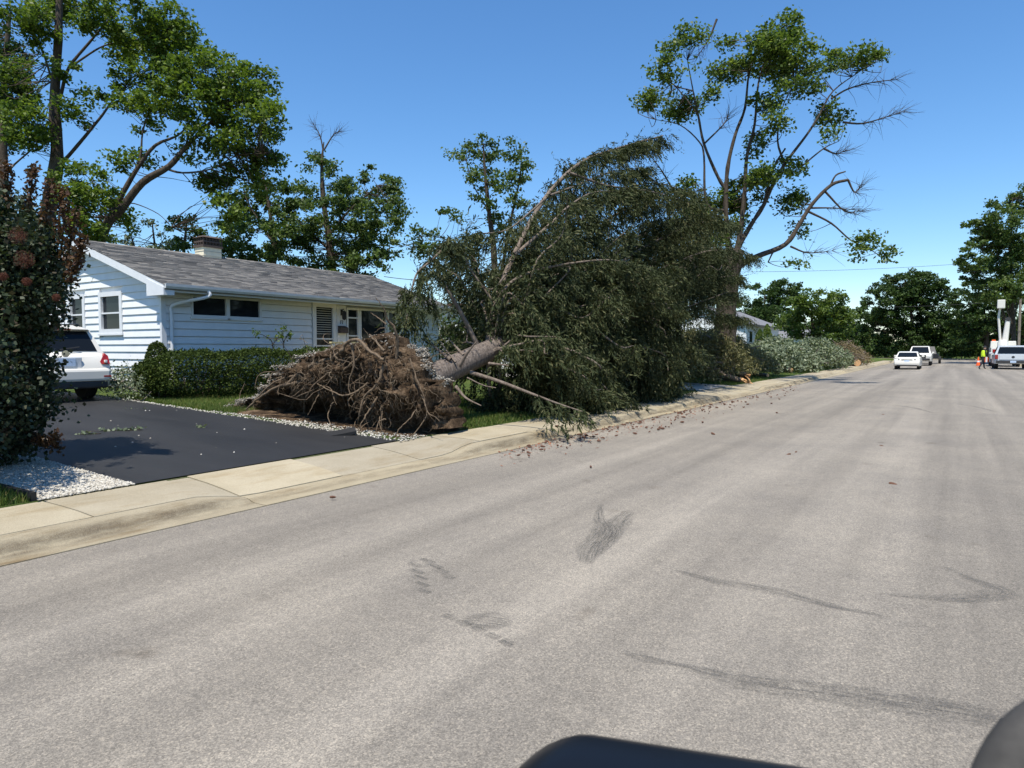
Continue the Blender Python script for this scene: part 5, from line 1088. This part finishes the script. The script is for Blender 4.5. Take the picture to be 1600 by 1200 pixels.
def vehicle(name, label, kind, paint, loc, rz, cat, group=None):
    t = thing(name, label, cat, loc, rz, group)
    D = dict(suv=(4.78, 0.94, 1.66, 1.02, 0.37, 0.98, 3.78), sedan=(4.6, 0.9, 1.44, 0.95, 0.32, 0.95, 3.62), pickup=(5.8, 1.0, 1.92, 1.18, 0.40, 1.25, 4.85))[kind]
    L, hw, H, belt, wr, xr, xf = D; zb = 0.30 if kind != 'pickup' else 0.45; ar = wr + 0.05
    if kind == 'suv': top = [(L - 0.02, 0.62), (L - 0.1, 0.82), (L - 0.9, 0.99), (L - 1.2, belt), (0.24, belt + 0.06), (0.10, 0.98), (0.03, 0.78), (0.0, 0.7), (0.0, 0.5)]
    elif kind == 'sedan': top = [(L - 0.02, 0.55), (L - 0.12, 0.72), (L - 1.1, 0.9), (L - 1.3, belt), (0.75, belt + 0.03), (0.12, belt + 0.02), (0.04, 0.85), (0.0, 0.6), (0.02, 0.45)]
    else: top = [(L - 0.02, 0.7), (L - 0.05, 1.02), (L - 0.2, 1.12), (L - 1.35, belt), (2.0, belt), (1.99, belt + 0.04), (0.03, belt + 0.04), (0.02, 0.75), (0.02, 0.6)]
    prof = [(0.12, zb)] + arch(xr, ar, zb)[0:] + arch(xf, ar, zb) + [(L - 0.12, zb)] + top
    V, F = loft_profile(prof, hw, L); B().add(V, F).obj('body', paint, t, smooth=True, angle=35)
    # cabin
    if kind == 'suv': g = [(0.22, belt + 0.02), (0.52, H - 0.06), (1.0, H), (2.2, H), (2.75, H - 0.06), (3.65, belt)]
    elif kind == 'sedan': g = [(0.62, belt), (1.35, H - 0.05), (1.8, H), (2.3, H), (2.75, H - 0.06), (3.55, belt - 0.02)]
    else: g = [(2.02, belt), (2.12, H - 0.06), (2.5, H), (3.3, H), (3.7, H - 0.05), (4.5, belt)]
    wb, wt = hw * 0.93, hw * 0.74
    def yw(z): return wb + (wt - wb) * (z - belt) / (H - belt)
    V, F = [], []; n = len(g)
    for s in (-1, -0.9, 0.0, 0.9, 1):
        for x, z in g: V.append((x, s * yw(z), z - (0.03 if abs(s) == 1 and z > belt + 0.1 else 0)))
    for k in range(4):
        for i in range(n - 1): F.append((k * n + i, k * n + i + 1, (k + 1) * n + i + 1, (k + 1) * n + i))
    F += [tuple(range(n)), tuple(4 * n + i for i in range(n - 1, -1, -1))]
    cab = B().add(V, F).obj('cabin', paint, t, smooth=True, angle=30)
    def lerp(a, c, s): return (a[0] + (c[0] - a[0]) * s, a[1] + (c[1] - a[1]) * s)
    def cross_glass(nm, pa, pb, s0, s1, dx):
        a, c = lerp(pa, pb, s0), lerp(pa, pb, s1); rows = []
        for (x, z) in (a, lerp(a, c, 0.5), c):
            for f in (-0.86, -0.5, 0, 0.5, 0.86): rows.append((x + dx, f * yw(z), z + 0.004))
        B().add(rows, [(r * 5 + i, r * 5 + i + 1, (r + 1) * 5 + i + 1, (r + 1) * 5 + i) for r in range(2) for i in range(4)]).obj(nm, M['carglass'], t, smooth=True)
    cross_glass('rear_window', g[0], g[1], 0.12 if kind == 'suv' else 0.1, 0.9, -0.012); cross_glass('windscreen', g[-1], g[-2], 0.08, 0.94, 0.012)
    for s in (-1, 1):
        xs = np.linspace(g[1][0] + 0.12, g[-2][0] - 0.1, 3); lo = np.linspace(g[0][0] + 0.35, g[-1][0] - 0.55, 3)
        for i in range(2):
            zt, zl = H - 0.14, belt + 0.06
            B().add([(lo[i] + 0.04, s * (yw(zl) + 0.008), zl), (lo[i + 1] - 0.04, s * (yw(zl) + 0.008), zl), (xs[i + 1] - 0.03, s * (yw(zt) + 0.008), zt), (xs[i] + 0.03, s * (yw(zt) + 0.008), zt)], [(0, 1, 2, 3)]).obj('side_window', M['carglass'], t)
        mx_ = g[-1][0] - 0.45
        B().obox((mx_, s * (hw + 0.09), belt + 0.1), (0.12, 0.2, 0.15)).obj('side_mirror', paint, t, bevel=0.03)
    for x in (xr, xf):
        for s in (-1, 1):
            c = (x, s * (hw - 0.13), wr); w = B(); w.lathe([(wr * 0.6, -0.11), (wr * 0.95, -0.11), (wr, -0.07), (wr, 0.07), (wr * 0.95, 0.11), (wr * 0.6, 0.11)], 24, c, 'y'); wo = w.obj('wheel', M['rubber'], t, smooth=True)
            rmb = B(); rmb.lathe([(wr * 0.62, -0.1), (wr * 0.62, 0.1)], 20, c, 'y'); rmb.lathe([(wr * 0.2, 0.08), (wr * 0.2, 0.115)], 10, (c[0], c[1] if s > 0 else c[1] - 0.195, c[2]), 'y'); rmb.obj('rim', M['rim'], wo, smooth=True)
    # rear details
    if kind == 'suv':
        B().obox((-0.01, 0, 0.58), (0.16, 1.74, 0.28)).obj('rear_bumper', paint, t, bevel=0.06); B().obox((0.04, 0, 0.37), (0.2, 1.62, 0.16)).obj('bumper_skirt', M['plastic'], t, bevel=0.04)
        for s in (-1, 1):
            b = B(); b.prism([(0.055, s * 0.70, 0.87), (0.03, s * 0.72, 0.82), (0.03, s * 0.9, 0.82), (0.12, s * 0.9, 1.0), (0.14, s * 0.84, 1.06)], [(0.3, s * 0.70, 0.87), (0.3, s * 0.72, 0.82), (0.36, s * 0.945, 0.82), (0.42, s * 0.945, 1.0), (0.42, s * 0.86, 1.06)]); tl_ = b.obj('tail_light', M['red'], t); B().obox((0.02, s * 0.8, 0.88), (0.05, 0.06, 0.06)).obj('reverse_lens', M['clear'], tl_, bevel=0.01)
            B().obox((-0.085, s * 0.78, 0.55), (0.02, 0.16, 0.035)).obj('reflector', M['red'], t)
            B().tube([(0.75, s * 0.62, H + 0.0), (0.85, s * 0.62, H + 0.06), (2.3, s * 0.62, H + 0.07), (2.45, s * 0.62, H)], 0.018, 6).obj('roof_rail', M['black'], t)
        b = B(); b.prism([(0.42, -0.68, H - 0.10), (0.42, 0.68, H - 0.10), (0.36, 0.6, H - 0.07), (0.36, -0.6, H - 0.07)], [(0.9, -0.70, H + 0.005), (0.9, 0.70, H + 0.005), (0.9, 0.6, H + 0.03), (0.9, -0.6, H + 0.03)]); b.obj('roof_spoiler', paint, t)
        B().obox((0.37, 0, H - 0.075), (0.03, 0.5, 0.03)).obj('brake_light', M['red'], t)
        B().obox((0.045, 0, 0.86), (0.05, 0.62, 0.24)).obj('plate_recess', M['carsilver'], t, bevel=0.02); B().obox((0.012, 0, 0.86), (0.012, 0.34, 0.16)).obj('licence_plate', M['plate'], t)
        b = B(); b.lathe([(0.075, 0), (0.075, 0.02)], 20, (0.055, 0, 1.05), 'x'); eo = b.obj('emblem', M['chrome'], t); B().obox((0.05, 0, 1.05), (0.03, 0.17, 0.035)).obj('emblem_bar', M['chrome'], eo)
        B().tube([(0.2, 0.05, 1.14), (0.22, -0.35, 1.2)], 0.012, 5).obj('wiper', M['black'], t)
    elif kind == 'sedan':
        B().obox((0.02, 0, 0.5), (0.12, 1.7, 0.26)).obj('rear_bumper', paint, t, bevel=0.05); B().obox((0.05, 0, 0.34), (0.14, 1.4, 0.1)).obj('bumper_skirt', M['plastic'], t)
        for s in (-1, 1):
            b = B(); b.prism([(0.03, s * 0.5, 0.86), (0.03, s * 0.55, 0.74), (0.06, s * 0.86, 0.74), (0.1, s * 0.86, 0.92)], [(0.25, s * 0.5, 0.86), (0.25, s * 0.55, 0.74), (0.3, s * 0.91, 0.74), (0.35, s * 0.91, 0.92)]); b.obj('tail_light', M['carblack'], t)
        B().obox((0.018, 0, 0.8), (0.02, 0.75, 0.05)).obj('trunk_trim', M['chrome'], t); B().obox((0.01, 0, 0.7), (0.015, 0.34, 0.13)).obj('licence_plate', M['plate'], t)
    else:
        B().obox((-0.03, 0, 0.62), (0.2, 1.85, 0.2)).obj('rear_bumper', M['plastic'], t, bevel=0.03); B().obox((0.012, 0, 0.98), (0.03, 1.5, 0.4)).obj('tailgate', paint, t, bevel=0.01)
        b = B(); b.lathe([(0.09, 0), (0.09, 0.02)], 8, (-0.02, 0, 1.0), 'x'); b.obj('emblem', M['plastic'], t); B().obox((-0.135, 0, 0.62), (0.01, 0.32, 0.15)).obj('licence_plate', M['plate'], t)
        for s in (-1, 1): B().obox((0.04, s * 0.9, 1.0), (0.1, 0.17, 0.34)).obj('tail_light', M['red'], t, bevel=0.01)
        B().box(0.15, 1.9, -0.82, 0.82, belt + 0.036, belt + 0.044).obj('bed_cover', M['black'], t)
    # front details
    hz = 0.68 if kind != 'pickup' else 0.92
    B().obox((L - 0.03, 0, hz - 0.02), (0.1, 1.1, 0.2 if kind != 'pickup' else 0.34)).obj('grille', M['black'], t, bevel=0.02)
    B().obox((L - 0.04, 0, hz - 0.28), (0.16, 1.75, 0.2)).obj('front_bumper', M['plastic'] if kind == 'pickup' else paint, t, bevel=0.04)
    for s in (-1, 1): B().obox((L - 0.1, s * (hw - 0.22), hz), (0.14, 0.3, 0.16)).obj('headlight', M['clear'], t, bevel=0.02)
    return t
PI = math.pi
vehicle('parked_suv', 'white suv parked nose in on the black driveway behind the smoke bush', 'suv', M['carwhite'], (-15.95, 7.05, gz(-16.5) + 0.0), PI, 'car')
vehicle('parked_sedan', 'white sedan parked at the left kerb, seen from behind', 'sedan', M['carwhite'], (-3.1, 61.8, 0.0), PI / 2, 'car')
vehicle('parked_pickup', 'white pickup facing the camera behind the white sedan', 'pickup', M['carwhite'], (-2.8, 82.1, 0.0), -PI / 2, 'pickup truck')
ram = vehicle('parked_pickup', 'pale silver pickup seen from behind parked at the right kerb', 'pickup', M['carsilver'], (3.95, 67.0, 0.0), PI / 2, 'pickup truck'); ram.scale = (1, 1.2, 1)
vehicle('parked_pickup', 'grey pickup standing side on in a driveway behind the brown brush pile', 'pickup', M['carsilver'], (-8.0, 80.5, 0.2), PI, 'pickup truck')
vehicle('parked_sedan', 'dark blue car half hidden behind the silvery brush', 'sedan', M['cardark'], (-10.2, 66, 0.3), PI, 'car')
vehicle('parked_suv', 'black car behind the left end of the silvery brush pile', 'suv', M['carblack'], (-11.2, 52.8, 0.3), PI, 'car')
# wood chipper trailer behind the white pickup
ct = thing('equipment_trailer', 'dark equipment trailer behind the pickup that faces the camera', 'trailer', (-2.3, 86.5, 0)); B().box(-1.0, 0.9, 0, 3.2, 0.6, 1.1).obj('bed', M['black'], ct); B().prism([(-0.8, 0.3, 1.1), (0.7, 0.3, 1.1), (0.7, 2.6, 1.1), (-0.8, 2.6, 1.1)], [(-0.6, 0.8, 1.9), (0.5, 0.8, 1.9), (0.5, 2.0, 1.8), (-0.6, 2.0, 1.8)]).obj('hood', M['plastic'], ct)
for s in (-1.1, 1.0): B().lathe([(0.42, -0.12), (0.42, 0.12)], 18, (s, 1.6, 0.42), 'x').obj('wheel', M['rubber'], ct, smooth=True)
# bucket truck
bt_ = thing('bucket_truck', 'white bucket truck with folded boom behind the right hand pickup', 'truck', (4.0, 77, 0))
B().box(-1.15, 1.15, 0.0, 4.6, 0.7, 1.75).obj('utility_body', M['carwhite'], bt_, bevel=0.04); B().prism([(-1.1, 4.7, 0.6), (1.1, 4.7, 0.6), (1.1, 6.6, 0.6), (-1.1, 6.6, 0.6)], [(-1.0, 4.7, 2.4), (1.0, 4.7, 2.4), (1.0, 6.0, 2.4), (-1.0, 6.0, 2.4)]).obj('cab', M['carwhite'], bt_, bevel=0.05)
B().lathe([(0.42, 1.75), (0.42, 2.2), (0.3, 2.5)], 16, (-0.2, 1.5, 0)).obj('turret', M['carwhite'], bt_, smooth=True)
B().tube([(-0.05, 1.5, 2.3), (0.15, 1.6, 4.5)], [0.26, 0.18], 8).obj('lower_boom', M['carwhite'], bt_); B().tube([(-0.4, 1.5, 2.4), (-0.6, 1.4, 4.6), (-0.5, 1.3, 5.5)], [0.11, 0.1, 0.08], 8).obj('upper_boom', M['carwhite'], bt_)
B().lathe([(0.2, -0.2), (0.2, 0.2)], 14, (0.15, 1.6, 4.4), 'y').obj('boom_joint', M['plastic'], bt_); B().box(-0.75, -0.15, 0.9, 1.5, 5.4, 6.2).obj('bucket', M['carwhite'], bt_, bevel=0.05)
for yy in (1.0, 5.6):
    for s in (-0.95, 0.95): B().lathe([(0.48, -0.14), (0.48, 0.14)], 18, (s, yy, 0.48), 'x').obj('wheel', M['rubber'], bt_, smooth=True)
for s in (-0.9, 0.9): B().box(s - 0.12, s + 0.12, -0.03, 0.0, 1.3, 1.6).obj('tail_light', M['red'], bt_)
B().box(-0.9, -0.6, 5.0, 5.2, 2.4, 2.55).obj('beacon', M['orange'], bt_)
for lab, (x_, y_) in (('orange traffic cone standing on the road left of the worker', (2.0, 80.0)),):
    c = thing('traffic_cone', lab, 'traffic cone', (x_, y_, 0.03)); B().obox((0, 0, 0.02), (0.42, 0.42, 0.04)).obj('base', M['orange'], c); B().lathe([(0.17, 0.04), (0.03, 0.85)], 14).obj('cone', M['orange'], c, smooth=True); B().lathe([(0.125, 0.32), (0.098, 0.47)], 14).obj('white_band', M['trim'], c, smooth=True)
br_ = thing('barricade', 'orange and white striped barricade panel beside the worker', 'barricade', (2.75, 79, 0.03)); 
for i in range(5): B().box(-0.35 + i * 0.14, -0.35 + i * 0.14 + 0.138, -0.015, 0.015, 0.35, 0.85).obj('stripe_panel', M['orange'] if i % 2 == 0 else M['trim'], br_)
for s in (-0.3, 0.3): B().tube([(s, -0.25, 0), (s, 0, 0.85)], 0.02, 5).obj('leg', M['plastic'], br_); B().tube([(s, 0.25, 0), (s, 0, 0.85)], 0.02, 5).obj('leg', M['plastic'], br_)

# ------------------------------------------------------------------ worker
def skinned(name, verts, edges, radii, mat, parent, sub=2):
    me = bpy.data.meshes.new(name); me.from_pydata(verts, edges, []); me.update(); me.materials.append(mat); o = link(bpy.data.objects.new(name, me), parent)
    m_ = o.modifiers.new('skin', 'SKIN'); me.skin_vertices or None
    if not me.skin_vertices:
        bpy.context.view_layer.objects.active = o; o.select_set(True); bpy.ops.mesh.customdata_skin_add(); o.select_set(False)
    for i, r_ in enumerate(radii): me.skin_vertices[0].data[i].radius = (r_, r_) if not isinstance(r_, tuple) else r_
    me.skin_vertices[0].data[0].use_root = True
    s_ = o.modifiers.new('sub', 'SUBSURF'); s_.levels = sub; s_.render_levels = sub; return o
pw = thing('person', 'worker in a yellow safety vest and dark clothes stepping beside the pickup', 'person', (1.95, 66.2, 0.03), 0.5)
vs_ = [(0, 0, 0.95), (0.03, 0, 1.2), (0.07, 0, 1.42), (0.09, 0, 1.53), (0.12, 0, 1.66), (0.0, 0.1, 0.92), (0.14, 0.12, 0.5), (0.2, 0.12, 0.08), (0.33, 0.13, 0.04), (0.0, -0.1, 0.92), (-0.12, -0.12, 0.5), (-0.36, -0.12, 0.10), (-0.24, -0.13, 0.03), (0.07, 0.2, 1.43), (0.02, 0.27, 1.15), (0.2, 0.25, 0.95), (0.27, 0.24, 0.88), (0.07, -0.2, 1.43), (0.08, -0.27, 1.15), (0.26, -0.22, 0.98), (0.33, -0.2, 0.92)]
es_ = [(0, 1), (1, 2), (2, 3), (3, 4), (0, 5), (5, 6), (6, 7), (7, 8), (0, 9), (9, 10), (10, 11), (11, 12), (2, 13), (13, 14), (14, 15), (15, 16), (2, 17), (17, 18), (18, 19), (19, 20)]
rd_ = [(0.14, 0.17), (0.13, 0.16), (0.14, 0.17), 0.06, 0.10, 0.1, 0.07, 0.05, 0.04, 0.1, 0.07, 0.05, 0.04, 0.07, 0.055, 0.045, 0.04, 0.07, 0.055, 0.045, 0.04]
skinned('body', vs_, es_, rd_, M['navy'], pw)
b = B(); b.lathe([(0.2, 1.0), (0.215, 1.15), (0.22, 1.3), (0.2, 1.46), (0.1, 1.5)], 14); b.v = [(x * 0.85 + 0.04 + (z - 1) * 0.08, y * 1.0, z) for x, y, z in b.v]; b.obj('safety_vest', M['hivis'], pw, smooth=True)
b = B(); b.lathe([(0.02, 1.56), (0.085, 1.6), (0.1, 1.69), (0.085, 1.78), (0.02, 1.82)], 12, (0.12, 0, 0)); b.obj('head', M['skin'], pw, smooth=True)
b = B(); b.lathe([(0.112, 1.72), (0.108, 1.79), (0.07, 1.845), (0.01, 1.86)], 12, (0.12, 0, 0)); b.obox((0.23, 0, 1.725), (0.1, 0.16, 0.015)); b.obj('cap', M['navy'], pw, smooth=True)

# ------------------------------------------------------------------ utility pole and wires
c = at(1591, 560, 84); up = thing('utility_pole', 'wooden utility pole at the right edge behind the trucks', 'utility pole', (c[0], c[1], 0.1)); B().tube([(0, 0, 0), (0, 0, 10.5)], [0.17, 0.12], 10).obj('pole', M['polewood'], up, smooth=True); B().box(-1.2, 1.2, -0.06, 0.06, 9.6, 9.75).obj('cross_arm', M['polewood'], up)
for i, (a, e, lab) in enumerate([((1338, 480, 86), (1620, 466, 82), 'thin utility wire crossing in front of the round tree'), ((1130, 425, 88), (1505, 412, 100), 'thin utility wire low in the sky right of the maple'), ((600, 432, 46), (690, 438, 46), 'thin utility wire in the sky beside the far roof end')]):
    p0, p1 = at(*a), at(*e); P_ = np.array([p0 + (p1 - p0) * t + np.array([0, 0, -1.2 * t * (1 - t) * (0.3 if i == 2 else 1)]) for t in np.linspace(0, 1, 16)])
    V, F = tube_np(P_, 0.022, 5); o = mesh_np('utility_wire', V, F, M['wire']); tag(o, lab, 'wire')

# ------------------------------------------------------------------ photographer's own vehicle: side mirror and door
cd = thing('own_car_door', 'dark blue car door with side mirror out of focus at the bottom edge', 'car door', (0.05, 0.75, 0.5))
def rel(b): b.v = [(x - 0.05, y - 0.75, z - 0.5) for x, y, z in b.v]; return b
m0, m1 = np.array([-0.41, 0.60, 1.127]), np.array([0.03, 0.665, 1.178])
b = B(); prof = []; seg = 24; nst = 32
Vv, Ff = [], []
for i in range(nst):
    t = i / (nst - 1); c = m0 + (m1 - m0) * t; e = min(1, math.sqrt(max(0.0, 1 - (1 - min(1, t / 0.22)) ** 2)) + 0.02); hh = 0.095 * e * (1 - 0.12 * t); dd = 0.075 * (0.3 + 0.7 * e)
    for j in range(seg):
        a = 2 * math.pi * j / seg; sx = math.copysign(abs(math.cos(a)) ** 0.55, math.cos(a)); sz = math.copysign(abs(math.sin(a)) ** 0.55, math.sin(a)); Vv.append((c[0], c[1] + dd * sx, c[2] + hh * sz))
for i in range(nst - 1):
    for j in range(seg): k = (j + 1) % seg; Ff.append((i * seg + j, i * seg + k, (i + 1) * seg + k, (i + 1) * seg + j))
Ff += [tuple(range(seg)), tuple((nst - 1) * seg + j for j in range(seg))]
rel(B().add(Vv, Ff)).obj('mirror_housing', M['mirror'], cd, smooth=True, angle=60)
rel(B().box(0.07, 0.12, 0.1, 1.3, 0.45, 1.08)).obj('door_panel', M['mirror'], cd, bevel=0.02); rel(B().tube([(0.02, 0.665, 1.15), (0.1, 0.68, 1.05)], 0.045, 8)).obj('mirror_arm', M['mirror'], cd)
pa = [at(1545, 1290, .42), at(1570, 1210, .42), at(1612, 1150, .43), at(1680, 1110, .45), at(1790, 1080, .48)]
rel(B().tube(smooth_path(pa, 5), 0.017, 12)).obj('window_trim', M['trimgrey'], cd, smooth=True)
